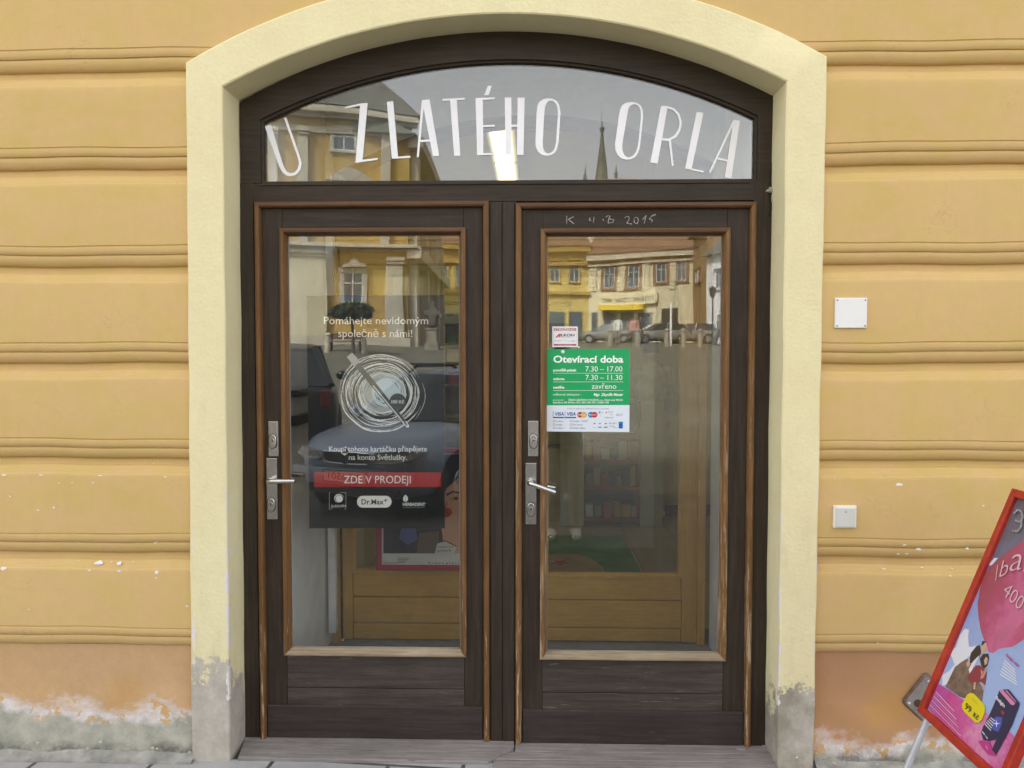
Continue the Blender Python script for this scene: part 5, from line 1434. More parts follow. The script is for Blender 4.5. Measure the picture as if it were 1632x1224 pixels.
rest = [(None, (-.26, -.02, 1.13), (-.25, .08, .92), (-.25, .12, .82), (.4, .6, .1)), (None, (.26, -.02, 1.13), (.25, .08, .92), (.25, .12, .82), (-.4, .6, .1))]
p = P(1034, 838, 4.34)
person('person in a white coat standing in the shop, seen dimly beside the green sign', (p.x, 4.36, FL), math.pi*.12, WHITE, WHITE, SHOE, HAIR, [(None, (-.30, .06, 1.16), (-.16, .26, 1.12), (-.06, .30, 1.12), (0, 0, -1)), rest[1]], .985, coat=True)
# ------------------------------------------------------------------ the square behind the photographer, visible in the glass
class Fac:
    """vertical facade plane through two points seen in the glass; px -> (u, z) -> real place"""
    def __init__(s, pxl, dl, pxr, dr):
        a, b_ = V(pxl, 540, dl), V(pxr, 540, dr)
        s.a = Vector((a.x, a.y, 0)); d = Vector((b_.x-a.x, b_.y-a.y, 0)); s.L = d.length; s.u = d/s.L
        s.n = Vector((0, 0, 1)).cross(s.u)
        s.cv = Vector((CAM.x, 2*YG-CAM.y, CAM.z))
        if s.n.dot(s.cv-s.a) < 0: s.n = -s.n  # towards the house and the camera
    def uz(s, px, py):
        d = ray(px, py); d = Vector((d.x, -d.y, d.z))
        t = (s.a-s.cv).dot(s.n)/d.dot(s.n)
        p = s.cv+d*t
        return (p-s.a).dot(s.u), p.z
    def w(s, u, z, off=0.0): return s.a+s.u*u+s.n*off+Vector((0, 0, z))
    def base(s, u): return gz(s.w(u, 0).y)-.1
    def block(s, mb, u0, u1, z0, z1, o0, o1, mi=0):
        c = s.w((u0+u1)/2, (z0+z1)/2, (o0+o1)/2)
        return mb.obox(c, s.u*(abs(u1-u0)/2), s.n*(abs(o1-o0)/2), Vector((0, 0, abs(z1-z0)/2)), mi)
    def pblock(s, mb, x0, y0, x1, y1, o0, o1, mi=0):
        (u0, z0), (u1, z1) = s.uz((x0+x1)/2-(x1-x0)/2, (y0+y1)/2), s.uz(x1, (y0+y1)/2)
        _, za = s.uz((x0+x1)/2, y0); _, zb = s.uz((x0+x1)/2, y1)
        return s.block(mb, u0, u1, zb, za, o0, o1, mi)
WM = dict(ochre=M('ochre_render', (.47, .315, .095), .9, var=.08, scale=.8), cream=M('cream_render', (.62, .55, .36), .9, var=.06, scale=.8), stone=M('pale_stone', (.52, .47, .36), .9, var=.1, scale=1),
          white=M('white_render', (.72, .71, .68), .9, var=.04), roofg=M('grey_green_roof', (.13, .13, .105), .8, var=.15, scale=3), roofb=M('brown_tiles', (.20, .11, .06), .85, var=.2, scale=4),
          brown=M('brown_surround', (.24, .13, .07), .85), pane=M('dark_window_glass', (.10, .12, .14), .1, spec=.6), frame=M('white_window_frame', (.62, .62, .58), .6), dark=M('dark_opening', (.04, .035, .03), .8),
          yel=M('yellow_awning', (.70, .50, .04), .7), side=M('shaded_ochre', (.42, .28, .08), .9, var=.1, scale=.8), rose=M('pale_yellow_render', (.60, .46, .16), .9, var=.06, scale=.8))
def window(f, par, x0, y0, x1, y1, sur=None, sx=3, hood=0, bars=1):
    if sur:
        mb = MB(); f.pblock(mb, x0-sx, y0-sx-hood, x1+sx, y0, .0, .12); f.pblock(mb, x0-sx, y1, x1+sx, y1+sx*.8, .0, .16); f.pblock(mb, x0-sx, y0, x0, y1, .0, .10); f.pblock(mb, x1, y0, x1+sx, y1, .0, .10)
        if hood: f.pblock(mb, x0-sx*1.5, y0-sx-hood-1.5, x1+sx*1.5, y0-sx-hood+.5, 0, .3)
        mb.build('window_surround', sur, par)
    mb = MB(); w_ = max(.5, (x1-x0)*.06)
    for q in ((x0, y0, x0+w_, y1), (x1-w_, y0, x1, y1), (x0, y0, x1, y0+w_), (x0, y1-w_, x1, y1), ((x0+x1)/2-w_/2, y0, (x0+x1)/2+w_/2, y1), (x0, y0+(y1-y0)*.33, x1, y0+(y1-y0)*.33+w_)): f.pblock(mb, *q, .0, .07)
    fr_ = mb.build('window', WM['frame'], par)
    mb = MB(); f.pblock(mb, x0, y0, x1, y1, -.02, .035); mb.build('pane', WM['pane'], fr_)
# --- large ochre building with pilasters, seen at the left
f = Fac(380, 43, 640, 46)
bA_ = thing('town_building', 'large ochre building with pale pilasters and grey hipped roof across the square', 'building', f.w(f.L*.5, f.base(f.L*.5)))
u0, u1 = f.uz(180, 400)[0], f.uz(652, 400)[0]
ze = f.uz(560, 176)[1]; zb = f.base(f.L/2)-1.5
mb = MB(); f.block(mb, u0, u1, zb, ze, -18, 0); mb.build('wall', WM['ochre'], bA_)
mb = MB(); zr = f.uz(615, 110)[1]
ur = f.uz(620, 120)[0]
v = [f.w(u0, ze, .5), f.w(u1+.6, ze, .5), f.w(u1+.6, ze, -18.5), f.w(u0, ze, -18.5), f.w(u0+6, zr+3, -9), f.w(ur, zr+3, -9), f.w(ur-1, zr+1.0, -5), f.w(u0+6, zr+1.0, -5)]
mb.add(v, [(0, 1, 6, 7), (7, 6, 5, 4), (1, 2, 5, 6), (2, 3, 4, 5), (3, 0, 7, 4), (0, 3, 2, 1)])
mb.build('roof', WM['roofg'], bA_, fix=True)
mb = MB()
for y0, y1, o in ((178, 184, .5), (184, 188, .7), (188, 193, .35)): 
    za, zc = f.uz(560, y0)[1], f.uz(560, y1)[1]
    f.block(mb, u0, u1+.4, zc, za, 0, o)
for y0, y1, o in ((389, 393, .6), (393, 396, .8), (396, 400, .4)):
    za, zc = f.uz(560, y0)[1], f.uz(560, y1)[1]
    f.block(mb, u0, u1+.4, zc, za, 0, o)
for y0, y1, o in ((205, 215, .15),): f.block(mb, u0, u1, f.uz(560, y1)[1], f.uz(560, y0)[1], 0, o)
mb.build('cornice', WM['stone'], bA_)
for x0, x1, y0, y1 in ((430, 442, 205, 389), (474, 490, 205, 389), (604, 618, 205, 389), (446, 518, 400, 553), (616, 643, 415, 553), (340, 372, 205, 553)):
    mb = MB(); f.pblock(mb, x0, y0, x1, y1+8, 0, .35); f.pblock(mb, x0-2, y0-2, x1+2, y0+4, 0, .5); f.pblock(mb, x0-2, y0+7, x1+2, y0+9, 0, .45); mb.build('pilaster', WM['stone'] if y1 < 500 or x0 > 600 else WM['cream'], bA_)
mb = MB(); f.pblock(mb, 180, 535, 652, 568, 0, .4); mb.build('base_course', WM['stone'], bA_)
window(f, bA_, 531, 205, 565, 241, WM['stone'], 4); window(f, bA_, 416, 205, 432, 236, WM['stone'], 3)
window(f, bA_, 544, 434, 577.5, 482, WM['stone'], 7)
mb = MB(); q = [(540, 426), (546, 421), (553, 420), (556, 414), (561, 411.5), (566, 414), (569, 420), (577, 421), (583, 426)]
mb.slab([f.w(*f.uz(a, b_), .35) for a, b_ in q], f.n, .35); mb.build('window_crest', WM['stone'], bA_)
mb = MB(); q = [(520, 288), (536, 276), (548, 270), (556, 268), (566, 271), (580, 280), (592, 288)]
mb.slab([f.w(*f.uz(a, b_), .4) for a, b_ in q], f.n, .4); mb.build('pediment', WM['stone'], bA_)
f2 = Fac(652, 46, 700, 66)                        # receding side with its own cornice and buttress
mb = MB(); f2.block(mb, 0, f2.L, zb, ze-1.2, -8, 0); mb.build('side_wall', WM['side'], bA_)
mb = MB()
for zz in (ze-1.2, f.uz(560, 393)[1]): f2.block(mb, -.3, f2.L+.5, zz-.7, zz, 0, .8)
for uu in (.5, f2.L*.35, f2.L*.7, f2.L-1.2): f2.block(mb, uu, uu+1.2, zb, ze-1.9, 0, .45)
mb.build('side_pilasters', WM['stone'], bA_)
mb = MB(); mb.add([f2.w(-1, ze-1.2, .5), f2.w(f2.L+1, ze-1.2, .5), f2.w(f2.L+1, ze-1.2, -9), f2.w(-1, ze-1.2, -9), f2.w(0, ze+2.4, -6), f2.w(f2.L-3, ze+1.2, -6)], [(0, 1, 5, 4), (1, 2, 5), (2, 3, 4, 5), (3, 0, 4), (0, 3, 2, 1)])
mb.build('side_roof', WM['roofg'], bA_, fix=True)
# --- pale yellow house in the middle
f = Fac(690, 72, 940, 74)
bB_ = thing('town_house', 'pale yellow two-storey town house with brown roof, reflected behind the alarm sticker', 'house', f.w(f.L*.5, f.base(f.L*.5)))
u0, u1 = 0, f.L
ze = f.uz(800, 392)[1]; zb = f.base(f.L/2)-2
mb = MB(); f.block(mb, u0, u1, zb, ze, -12, 0); mb.build('wall', WM['rose'], bB_)
mb = MB(); f.block(mb, u0-.2, u1, ze-.5, ze, 0, .6); f.block(mb, u0, u1, ze-1.6, ze-1.3, 0, .25); za = f.uz(800, 462)[1]; f.block(mb, u0, u1, za-.3, za, 0, .3); mb.build('cornice', WM['ochre'], bB_)
mb = MB(); mb.add([f.w(u0-.3, ze, .7), f.w(u1, ze, .7), f.w(u1, ze, -12), f.w(u0-.3, ze, -12), f.w(u0+4, ze+4.5, -6), f.w(u1, ze+4.5, -6)], [(0, 1, 5, 4), (1, 2, 5), (2, 3, 4, 5), (3, 0, 4), (0, 3, 2, 1)])
mb.build('roof', WM['roofb'], bB_, fix=True)
for x0, x1 in ((700, 713), (725, 740), (756, 770), (786, 800), (816, 830), (847, 861), (878, 893), (909, 924)): window(f, bB_, x0, 417 if x0 > 750 else 424, x1, 447 if x0 > 750 else 456, WM['ochre'], 2.2, 1)
for x0, x1 in ((706, 735), (876, 900), (908, 928)):
    mb = MB(); f.pblock(mb, x0, 496, x1, 552, 0, .12); mb.build('shop_window', WM['pane'], bB_)
# --- cream house with brown window surrounds and a shop below
f = Fac(938, 74, 1106, 70)
bC_ = thing('town_house', 'cream house with brown window surrounds and a shop sign, reflected in the right door glass', 'house', f.w(f.L*.5, f.base(f.L*.5)))
u0, u1 = 0, f.L
ze = f.uz(1020, 402)[1]; zb = f.base(f.L/2)-2
mb = MB(); f.block(mb, u0, u1, zb, ze, -12, 0); mb.build('wall', WM['cream'], bC_)
mb = MB(); f.block(mb, u0, u1+.3, ze-.55, ze, 0, .55); f.block(mb, u0, u1, ze-1.0, ze-.8, 0, .25); mb.build('cornice', WM['stone'], bC_)
mb = MB(); mb.add([f.w(u0, ze, .7), f.w(u1+.3, ze, .7), f.w(u1+.3, ze, -12), f.w(u0, ze, -12), f.w(u0, ze+4.8, -6), f.w(u1+.3, ze+4.8, -6)], [(0, 1, 5, 4), (1, 2, 5), (2, 3, 4, 5), (3, 0, 4), (0, 3, 2, 1)])
mb.build('roof', WM['roofb'], bC_, fix=True)
for x0, y0, x1, y1 in ((964, 424, 980, 457), (1000, 421, 1017, 457), (1044, 419, 1060, 450), (1079, 417, 1095, 448)): window(f, bC_, x0, y0, x1, y1, WM['brown'], 5, 3)
for x0 in (941, 985, 1022, 1066):
    mb = MB(); f.pblock(mb, x0+.5, 418, x0+10.5, 462, 0, .08)
    for k in range(7): f.pblock(mb, x0, 418+k*6.4, x0+11, 423.4+k*6.4, 0, .12)
    mb.build('quoin_panel', WM['cream'], bC_)
mb = MB(); f.pblock(mb, 957, 468, 1048, 484, 0, .35); sb = mb.build('shop_sign', WM['cream'], bC_)
# lettering faces the square, so the glass shows it reversed
tm = MB()
vs, fs, a, b_ = text_geo('POTRAVINY - UZENINY - MASO', .01)
(us0, z0), (us1, z1) = f.uz(1041, 479), f.uz(963, 479)
zt_ = f.uz(1002, 473)[1]; zb_ = f.uz(1002, 480)[1]
tm.add([f.w(us0+(us1-us0)*(q[0]-a)/(b_-a), zb_+(zt_-zb_)*q[1]/CAPH, .36) for q in vs], [t[::-1] for t in fs])
tm.build('sign_lettering', WM['dark'], sb)
mb = MB(); f.pblock(mb, 960, 485, 1030, 493, 0, 1.0); mb.build('awning', WM['yel'], bC_)
for x0, x1 in ((944, 953), (962, 984), (990, 1012), (1018, 1040)):
    mb = MB(); f.pblock(mb, x0, 497, x1, 543, 0, .12); mb.build('shop_window', WM['pane'], bC_)
mb = MB(); f.pblock(mb, 1055, 492, 1080, 550, 0, .14); mb.build('gateway', WM['dark'], bC_)
# brown strip house and white building further right
f = Fac(1108, 66, 1126, 60)
bD_ = thing('town_house', 'narrow brown rendered house squeezed between the cream and the white house', 'house', f.w(f.L*.5, f.base(f.L*.5)))
mb = MB(); ze = f.uz(1115, 372)[1]; zb = f.base(0)-2; f.block(mb, -1, f.L+.5, zb, ze, -10, 0); mb.build('wall', M('brown_render', (.30, .19, .09), .9), bD_)
mb = MB(); f.block(mb, -1.3, f.L+.8, ze, ze+.4, -10, .5); mb.build('eaves', WM['brown'], bD_)
window(f, bD_, 1112, 430, 1119, 452, WM['brown'], 1.5)
f = Fac(1127, 58, 1230, 52)
bE_ = thing('town_house', 'white rendered house with grey roof at the right edge of the reflection', 'house', f.w(f.L*.5, f.base(f.L*.5)))
ze = f.uz(1140, 408)[1]; zb = f.base(0)-2
mb = MB(); f.block(mb, 0, f.L, zb, ze, -10, 0); mb.build('wall', WM['white'], bE_)
mb = MB(); mb.add([f.w(-.2, ze, .5), f.w(f.L, ze, .5), f.w(f.L, ze, -10), f.w(-.2, ze, -10), f.w(1, ze+4, -5), f.w(f.L, ze+4, -5)], [(0, 1, 5, 4), (1, 2, 5), (2, 3, 4, 5), (3, 0, 4), (0, 3, 2, 1)])
mb.build('roof', WM['roofg'], bE_, fix=True)
for x0 in (1144, 1172, 1200): window(f, bE_, x0, 432, x0+10, 461, WM['white'], 2, 1)
# --- church spire
b0 = V(958, 330, 125)
spg = thing('church_spire', 'slim grey gothic church spire with two pinnacles, reflected in the fanlight below the word ORLA', 'church', (b0.x, b0.y, gz(b0.y)))
spm = M('spire_slate', (.15, .15, .115), .8, var=.15, scale=.5)
def cone(name, px, ytop, ybase, halfw, dep, mat, steps):
    mb = MB(); p = V(px, ytop, dep); q = V(px, ybase, dep); s_ = dep/FPX
    zs_ = [(q.z-12, halfw), (q.z, halfw)]+[(q.z+(p.z-q.z)*t, halfw*w) for t, w in steps]
    mb.tube([(q.x, q.y, z) for z, w in zs_], [w*s_ for z, w in zs_], 8)
    return mb.build(name, mat, spg)
cone('spire', 958, 178, 292, 10, 125, spm, ((.25, .72), (.5, .40), (.7, .19), (.73, .30), (.77, .42), (.79, .12), (.9, .05), (1, .02)))
for px, yt in ((933, 265), (980, 264)): cone('pinnacle', px, yt, 296, 4.5, 125, spm, ((.3, .6), (.5, .5), (.55, .65), (.6, .3), (1, .03)))
mb = MB(); q = V(958, 300, 125); mb.box(q.x-6, q.x+6, q.y-6, q.y+6, gz(q.y)-1, q.z); mb.build('tower', WM['stone'], spg)
# --- statue, tree, bench, posts, lamp
p = V(689, 550, 42); p.z = gz(p.y)
sta = thing('statue', 'weathered stone statue on a plinth at the corner of the ochre building', 'statue', p)
s_ = 42/FPX
mb = MB().box(p.x-11*s_, p.x+11*s_, p.y-.4, p.y+.4, p.z-.2, p.z+12*s_).box(p.x-8*s_, p.x+8*s_, p.y-.3, p.y+.3, p.z+12*s_, p.z+32*s_).box(p.x-9.5*s_, p.x+9.5*s_, p.y-.35, p.y+.35, p.z+32*s_, p.z+35*s_)
mb.build('plinth', M('grey_plinth_stone', (.24, .215, .16), .95, var=.2, scale=3), sta, bevel=.03)
J = [((p.x, p.y, p.z+35*s_), .34)]; E = []
k = chain(J, E, 0, [((p.x, p.y, p.z+50*s_), .30), ((p.x+.05, p.y, p.z+62*s_), .34), ((p.x+.05, p.y, p.z+68*s_), .14), ((p.x+.07, p.y, p.z+73*s_), .17), ((p.x+.07, p.y, p.z+77*s_), .12)])
chain(J, E, 2, [((p.x+.40, p.y+.1, p.z+60*s_), .11), ((p.x+.50, p.y+.25, p.z+50*s_), .09)]); chain(J, E, 2, [((p.x-.35, p.y+.1, p.z+60*s_), .11), ((p.x-.25, p.y+.35, p.z+54*s_), .09)])
so = skin_mesh('figure', J, E, M('weathered_stone', (.11, .10, .075), .95, var=.25, scale=4, bmp=.6, bscale=8), sta); so.location = -Vector(sta.location)
p = V(561, 566, 36); p.z = gz(p.y)
tr = thing('ball_tree', 'small clipped round-headed tree in the square, reflected above the poster slogan', 'tree', p)
s_ = 36/FPX
MB().tube([(p.x, p.y, p.z-.1), (p.x+.03, p.y, p.z+.8), (p.x, p.y, p.z+66*s_)], [.09, .07, .06], 8).build('trunk', M('bark', (.09, .065, .045), .9), tr)
mb = MB(); random.seed(31)
for k in range(2600):
    a, c_ = random.uniform(0, 6.283), random.uniform(-1, 1)
    r_ = random.uniform(.55, 1.0)**.4
    q = math.sqrt(1-c_*c_)
    lump = 1+.10*math.sin(a*5+c_*4)+.06*math.sin(a*9)
    c0 = Vector((p.x+35*s_*r_*q*math.cos(a)*lump, p.y+35*s_*r_*q*math.sin(a)*lump, p.z+70*s_+15*s_*r_*c_*lump))
    d1 = Vector((random.gauss(0, 1), random.gauss(0, 1), random.gauss(0, 1))).normalized()*.085; d2 = d1.cross(Vector((random.gauss(0, 1), random.gauss(0, 1), random.gauss(0, 1)))).normalized()*.055
    mb.add([c0-d1, c0+d2, c0+d1, c0-d2], [(0, 1, 2, 3)], random.randrange(2))
mb.build('crown', [M('dark_leaf', (.035, .05, .018), .6), M('leaf', (.075, .09, .03), .6)], tr)
p = V(550, 553, 38.5); p.z = gz(p.y)
bn_ = thing('bench', 'brown bench between two pale stone posts by the ochre building', 'bench', p)
bw = M('bench_timber', (.13, .075, .04), .7)
MB().box(p.x-.85, p.x+.85, p.y-.2, p.y+.2, p.z+.42, p.z+.47).build('seat', bw, bn_); MB().box(p.x-.85, p.x+.85, p.y-.26, p.y-.22, p.z+.55, p.z+.85).build('backrest', bw, bn_)
for s2 in (-.7, .7): MB().box(p.x+s2-.04, p.x+s2+.04, p.y-.25, p.y+.2, p.z-.05, p.z+.42).box(p.x+s2-.03, p.x+s2+.03, p.y-.28, p.y-.22, p.z+.4, p.z+.85).build('leg', WM['dark'], bn_)
def post(px, dep, h, r_, label, mat, group='stone posts in the square'):
    p = V(px, 550, dep); p.z = gz(p.y)
    mb = MB().tube([(p.x, p.y, p.z-.1), (p.x, p.y, p.z+h*.84), (p.x, p.y, p.z+h*.86), (p.x, p.y, p.z+h*.9), (p.x, p.y, p.z+h)], [r_, r_*.85, r_*1.15, r_*1.15, r_*.3], 10)
    tag(mb.build('bollard', mat, smooth=True), label, 'bollard', group)
post(522, 37, .95, .14, 'pale stone post left of the bench', WM['stone']); post(579, 37, .95, .14, 'pale stone post right of the bench', WM['stone'])
for k, px in enumerate((973, 1018, 1063, 1089, 1117)): post(px, 44, 1.0, .16, ['pale post below the yellow awning', 'pale post in front of the strolling couple', 'pale post beside the tall white pole', 'pale post in front of the dark gateway', 'pale post before the brown house'][k], M('post_stone', (.30, .275, .22), .9))
p = V(1069, 550, 45); p.z = gz(p.y)
tag(MB().tube([(p.x, p.y, p.z-.1), (p.x, p.y, p.z+2.3), (p.x, p.y, p.z+2.35)], [.07, .06, .02], 8).build('pole', WM['white'], smooth=True), 'tall white pole in front of the dark gateway', 'pole')
p = V(1137, 550, 50); p.z = gz(p.y)
lm = thing('street_lamp', 'dark street lamp in front of the white house', 'street lamp', p)
MB().tube([(p.x, p.y, p.z-.1), (p.x, p.y, p.z+2.9)], [.06, .04], 8).build('post', WM['dark'], lm); MB().tube([(p.x, p.y, p.z+2.85), (p.x, p.y, p.z+3.0), (p.x, p.y, p.z+3.4), (p.x, p.y, p.z+3.55)], [.08, .16, .22, .05], 8).build('lantern', WM['dark'], lm, smooth=True)

# ------------------------------------------------------------------ cars
def lerp(a, b_, t): return a+(b_-a)*t
def car(label, loc, rz, paint, plate='2J5 6501', rack=True, rear=False, group=None):
    t = thing('parked_car', label, 'car', loc, rz, group, world=False)
    mir = (1, -1)
    ST = [(0.0, .60, (.24, .36, .50, .60, .655, .672, .680)), (-.05, .70, (.20, .34, .54, .66, .705, .725, .735)), (-.16, .785, (.18, .33, .57, .71, .765, .785, .795)), (-.40, .825, (.17, .33, .60, .77, .825, .845, .855)),
          (-.75, .83, (.17, .33, .62, .82, .875, .895, .905)), (-1.15, .83, (.17, .33, .64, .86, .925, .95, .96)), (-1.9, .835, (.17, .33, .66, .89, .935, .94, .94)), (-3.3, .83, (.17, .33, .66, .90, .94, .945, .945)), (-3.95, .81, (.2, .35, .66, .90, .95, .96, .96)), (-4.15, .74, (.26, .40, .66, .88, .93, .94, .94))]
    wf = (.86, 1, 1, .985, .90, .55, 0)
    mb = MB(); n = 7
    full = []
    for y, w, zs_ in ST:
        rowp = [(-w*wf[k], y-(.06*(1-wf[k])*0), zs_[k]) for k in range(n)]+[(w*wf[k], y, zs_[k]) for k in range(n-2, -1, -1)]
        full.append(rowp)
    m_ = len(full[0])
    for r_ in full: mb.v += r_
    for j in range(len(full)-1):
        for k in range(m_-1): mb.f.append((j*m_+k, j*m_+k+1, (j+1)*m_+k+1, (j+1)*m_+k)); mb.m.append(0)
        mb.f.append((j*m_+m_-1, j*m_, (j+1)*m_, (j+1)*m_+m_-1)); mb.m.append(0)
    # rounded nose, plan curve
    mb.v = [(x, y-(.10*abs(x)**2.4/.5 if y > -.3 else 0), z) for x, y, z in mb.v]
    mb.f.append(tuple(range(m_-1, -1, -1))); mb.m.append(0)
    mb.f.append(tuple((len(full)-1)*m_+k for k in range(m_))); mb.m.append(0)
    bd = mb.build('body', paint, t, fix=True, smooth=True)
    ss = bd.modifiers.new('sub', 'SUBSURF'); ss.levels = ss.render_levels = 1
    gl = CARG
    base = [(.70, -1.02, .945), (.74, -2.3, .93), (.72, -3.95, .945)]; top = [(.53, -1.78, 1.40), (.56, -2.5, 1.44), (.52, -3.55, 1.40)]
    # glasshouse: windscreen, side glass, rear glass
    ws = [(-.70, -1.02, .945), (.70, -1.02, .945), (.53, -1.76, 1.395), (-.53, -1.76, 1.395)]
    mb = MB(); mb.add([(-.70, -1.02, .93), (0, -.90, .935), (.70, -1.02, .93), (.53, -1.76, 1.395), (0, -1.68, 1.415), (-.53, -1.76, 1.395)], [(0, 1, 4, 5), (1, 2, 3, 4)]); mb.add([(-.66, -1.12, .93), (.66, -1.12, .93), (.5, -1.8, 1.36), (-.5, -1.8, 1.36)], [(3, 2, 1, 0)])
    mb.build('windscreen', gl, t)
    for s_ in mir:
        mb = MB(); q = [(.705*s_, -1.12, .935), (.735*s_, -2.3, .93), (.715*s_, -3.9, .945), (.53*s_, -3.5, 1.375), (.565*s_, -2.5, 1.41), (.545*s_, -1.85, 1.385)]
        mb.add(q, [(0, 1, 4, 5), (1, 2, 3, 4)] if s_ < 0 else [(5, 4, 1, 0), (4, 3, 2, 1)]); mb.build('side_window', gl, t)
        for q0, q1, r_ in (((.71*s_, -1.05, .94), (.54*s_, -1.78, 1.40), .035), ((.735*s_, -2.35, .93), (.57*s_, -2.45, 1.42), .03), ((.72*s_, -3.93, .95), (.53*s_, -3.55, 1.39), .05)):
            MB().tube([q0, q1], r_, 8).build('pillar', paint, t, smooth=True)
        mb = MB().ball((.90*s_, -1.25, 1.0), .085, n=7, sx=1.1, sy=.7, sz=.8); mb.build('wing_mirror', paint, t, smooth=True)
    mb = MB().add([(-.70, -3.98, .95), (.70, -3.98, .95), (.52, -3.55, 1.40), (-.52, -3.55, 1.40)], [(3, 2, 1, 0)]); mb.build('rear_window', gl, t)
    mb = MB(); ys_ = [(-1.72, 1.395, .54), (-1.9, 1.435, .555), (-2.5, 1.465, .575), (-3.2, 1.445, .56), (-3.6, 1.385, .525)]
    for y, z, w in ys_: mb.v += [(-w, y, z-.035), (-w*.8, y, z-.008), (0, y, z+.008), (w*.8, y, z-.008), (w, y, z-.035)]
    for j in range(4):
        for k in range(4): mb.f.append((j*5+k, j*5+k+1, j*5+k+6, j*5+k+5)); mb.m.append(0)
    mb.build('roof', paint, t, smooth=True)
    if rack:
        mb = MB()
        for y in (-2.05, -2.95): mb.box(-.62, .62, y-.03, y+.03, 1.515, 1.545)
        for s_ in mir:
            mb.tube([(.54*s_, -1.9, 1.42), (.54*s_, -2.05, 1.50), (.54*s_, -2.95, 1.50), (.54*s_, -3.1, 1.43)], .02, 6)
        mb.build('roof_rack', MAT['rubber'], t)
    for s_ in mir:
        for y in (-.78, -3.32):
            mb = MB().tube([(.845*s_, y, .31), (.62*s_, y, .31)], [.37, .37], 22); mb.build('wheel_arch', MAT['rubber'], t)
            w = MB().tube([(.62*s_, y, .30), (.66*s_, y, .30), (.82*s_, y, .30), (.855*s_, y, .30), (.86*s_, y, .30)], [.27, .305, .305, .28, .2], 24).build('wheel', MAT['rubber'], t, smooth=True)
            MB().tube([(.858*s_, y, .30), (.866*s_, y, .30)], [.20, .19], 20).build('rim', MAT['steel'], w)
            mb = MB()
            for k in range(6):
                a = k*math.pi/3; mb.obox((.868*s_, y+.12*math.cos(a+.5), .30+.12*math.sin(a+.5)), (.002, 0, 0), (0, .045*math.cos(a+.5), .045*math.sin(a+.5)), (0, -.028*math.sin(a+.5), .028*math.cos(a+.5)))
            mb.build('rim_opening', MAT['rubber'], w)
        # lamps
        mb = MB(); q = [(.30, .10, .63), (.36, .0905, .705), (.58, .05, .72), (.72, -.06, .725), (.755, -.16, .70), (.72, -.03, .645), (.55, .06, .60), (.36, .09, .595)]
        pts = [(x*s_, yy-.045+.0, z) for x, yy, z in q]
        mb.slab([(x, y+.012, z) for x, y, z in pts], (s_*.35, .9, .2), .04); mb.build('headlight', LAMPG, t, fix=True)
        mb = MB().obox((.66*s_, -4.10, .80), (.07, 0, 0), (0, .045, 0), (0, 0, .11)); mb.build('tail_light', TAIL, t, bevel=.03)
    # grille in a bright surround, split by a rib with the round emblem, bumper strip and plate
    g = MB()
    for s_ in mir: g.slab([(.035*s_, .052, .69), (.28*s_, .035, .685), (.30*s_, .030, .64), (.25*s_, .037, .585), (.035*s_, .055, .575)], (0, 1, .1), .03)
    gr = g.build('grille', MAT['rubber'], t, fix=True)
    mb = MB()
    for s_ in mir:
        mb.tube([(.03*s_, .058, .695), (.285*s_, .042, .69), (.31*s_, .036, .64), (.255*s_, .044, .578), (.03*s_, .06, .57)], .008, 6)
    mb.build('grille_surround', MAT['steel'], gr)
    em = MB().tube([(0, .035, .70), (0, .066, .705)], [.046, .043], 20).build('emblem', MAT['steel'], t, smooth=True)
    MB().tube([(0, .066, .705), (0, .069, .705)], .034, 18).build('emblem_field', MAT['rubber'], em)
    mb = MB().tube([(-.018, .071, .69), (-.008, .071, .712), (.006, .071, .724)], .005, 6).tube([(-.008, .071, .71), (.012, .071, .702)], .004, 6).tube([(.002, .071, .722), (.018, .071, .715)], .004, 6)
    mb.build('emblem_arrow', MAT['steel'], em)
    mb = MB(); ww = [-.76, -.55, -.3, 0, .3, .55, .76]
    for x in ww:
        y = .055-.10*abs(x)**2.4/.5
        mb.v += [(x, y-.03, .52), (x, y+.018, .51), (x, y+.02, .44), (x, y-.03, .43)]
    for j in range(6):
        for k in range(3): mb.f.append((j*4+k, j*4+k+1, j*4+k+5, j*4+k+4)); mb.m.append(0)
    mb.build('bumper_strip', paint, t, fix=True)
    mb = MB().slab([(-.55, .02, .25), (.55, .02, .25), (.60, .0, .33), (-.60, .0, .33)], (0, 1, 0), .03); mb.build('air_intake', MAT['rubber'], t, fix=True)
    MB().box(-.27, .27, .05, .074, .378, .502).build('plate_holder', MAT['rubber'], t)
    pl_ = MB().box(-.26, .26, .07, .078, .385, .495).build('number_plate', M('plate_white', (.5, .5, .48), .5), t)
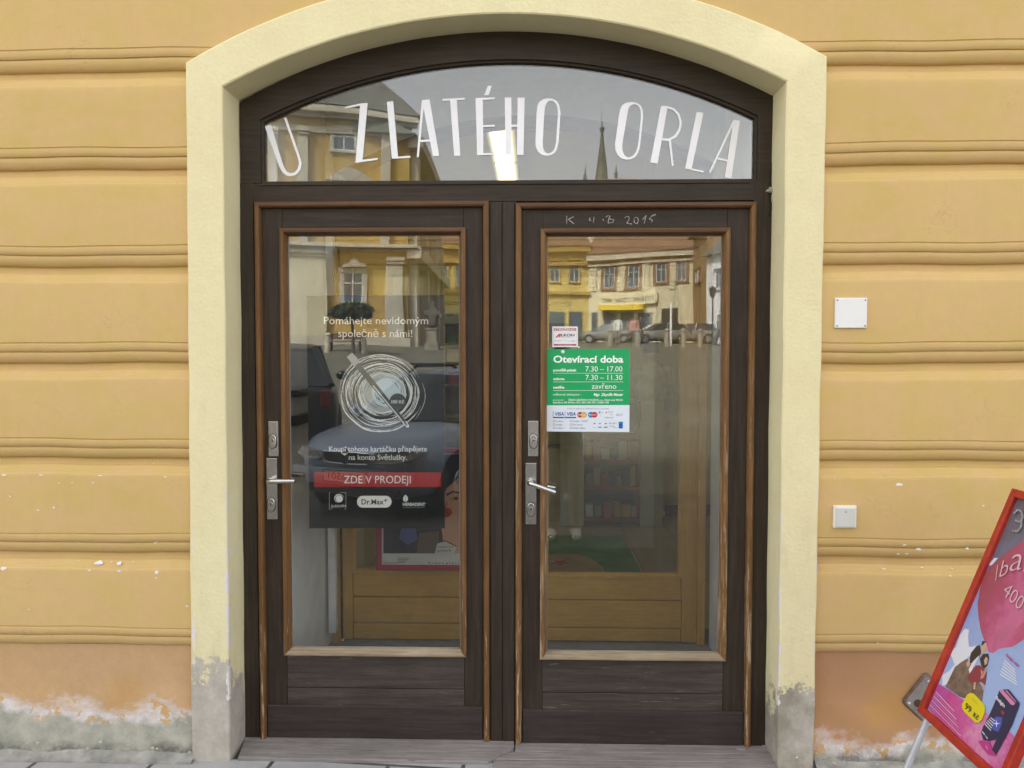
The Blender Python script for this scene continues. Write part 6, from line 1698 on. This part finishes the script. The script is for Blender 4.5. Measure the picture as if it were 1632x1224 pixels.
    tm = MB(); vs, fs, a, b_ = text_geo(plate, .015)
    tm.add([(.205-.41*(q[0]-a)/(b_-a), .0785, .405+.07*q[1]/CAPH) for q in vs], [q for q in fs]); tm.build('plate_lettering', MAT['rubber'], pl_)
    return t
CARG = M('car_window', (.012, .018, .024), .06, 0, .02, spec=.6)
LAMPG = M('headlight_glass', (.30, .31, .32), .12, 0, .05, spec=.7)
TAIL = M('tail_light_red', (.14, .01, .01), .25)
def paint(n, c): return M(n, c, .28, .35, .03, 3, spec=.6)
SILV = paint('silver_blue_paint', (.33, .39, .50)); DARKP = paint('dark_paint', (.018, .02, .026)); GREYP = paint('grey_paint', (.22, .215, .20)); REDP = paint('red_paint', (.2, .03, .03))
nose = Vector((-1.85, 2*YG-4.783, 0)); nose.z = gz(nose.y)-.012
car('silver blue car with a roof rack parked facing the shop, reflected in the poster', nose, R(25), SILV)
q = Vector((-4.17, 2*YG-(13.43-3.217), 0)); q.z = gz(q.y)+.1
car('dark car parked beside the silver one with its tail to the shop', q, R(165.5), DARKP, '4J1 2270', False)
for k, (px, dep, pt, rz, lab) in enumerate(((968, 60, GREYP, 100, 'grey car parked in front of the shop windows across the square'), (1052, 56, GREYP, 80, 'grey car parked by the white pole across the square'), (1098, 58, GREYP, 95, 'grey car parked before the brown house across the square'))):
    p = V(px, 550, dep); car(lab, (p.x-2, p.y, gz(p.y)-.01), R(rz), pt, '3J8 4410', False, group='cars parked across the square')
for px, dep, tp, lg, lab, rz, st in ((1012, 48, PINK, DARKC, 'person in a pinkish top strolling beside someone in black, across the square', 0, .1), (1022, 48.5, DARKC, DARKC, 'person in black strolling beside someone in a pinkish top, across the square', .2, -.1),
                                 (1147, 46, GREYC, DARKC, 'person in a grey jacket walking past the white house', -1.6, .2), (985, 47, WHITE, GREYC, 'person in a white top below the yellow awning', .4, .05)):
    p = V(px, 550, dep)
    person(lab, (p.x, p.y, gz(p.y)-.012), rz, tp, lg, DARKC, HAIR, rest, 1.0, st, group='people walking in the square', long_hair=(px == 1012))
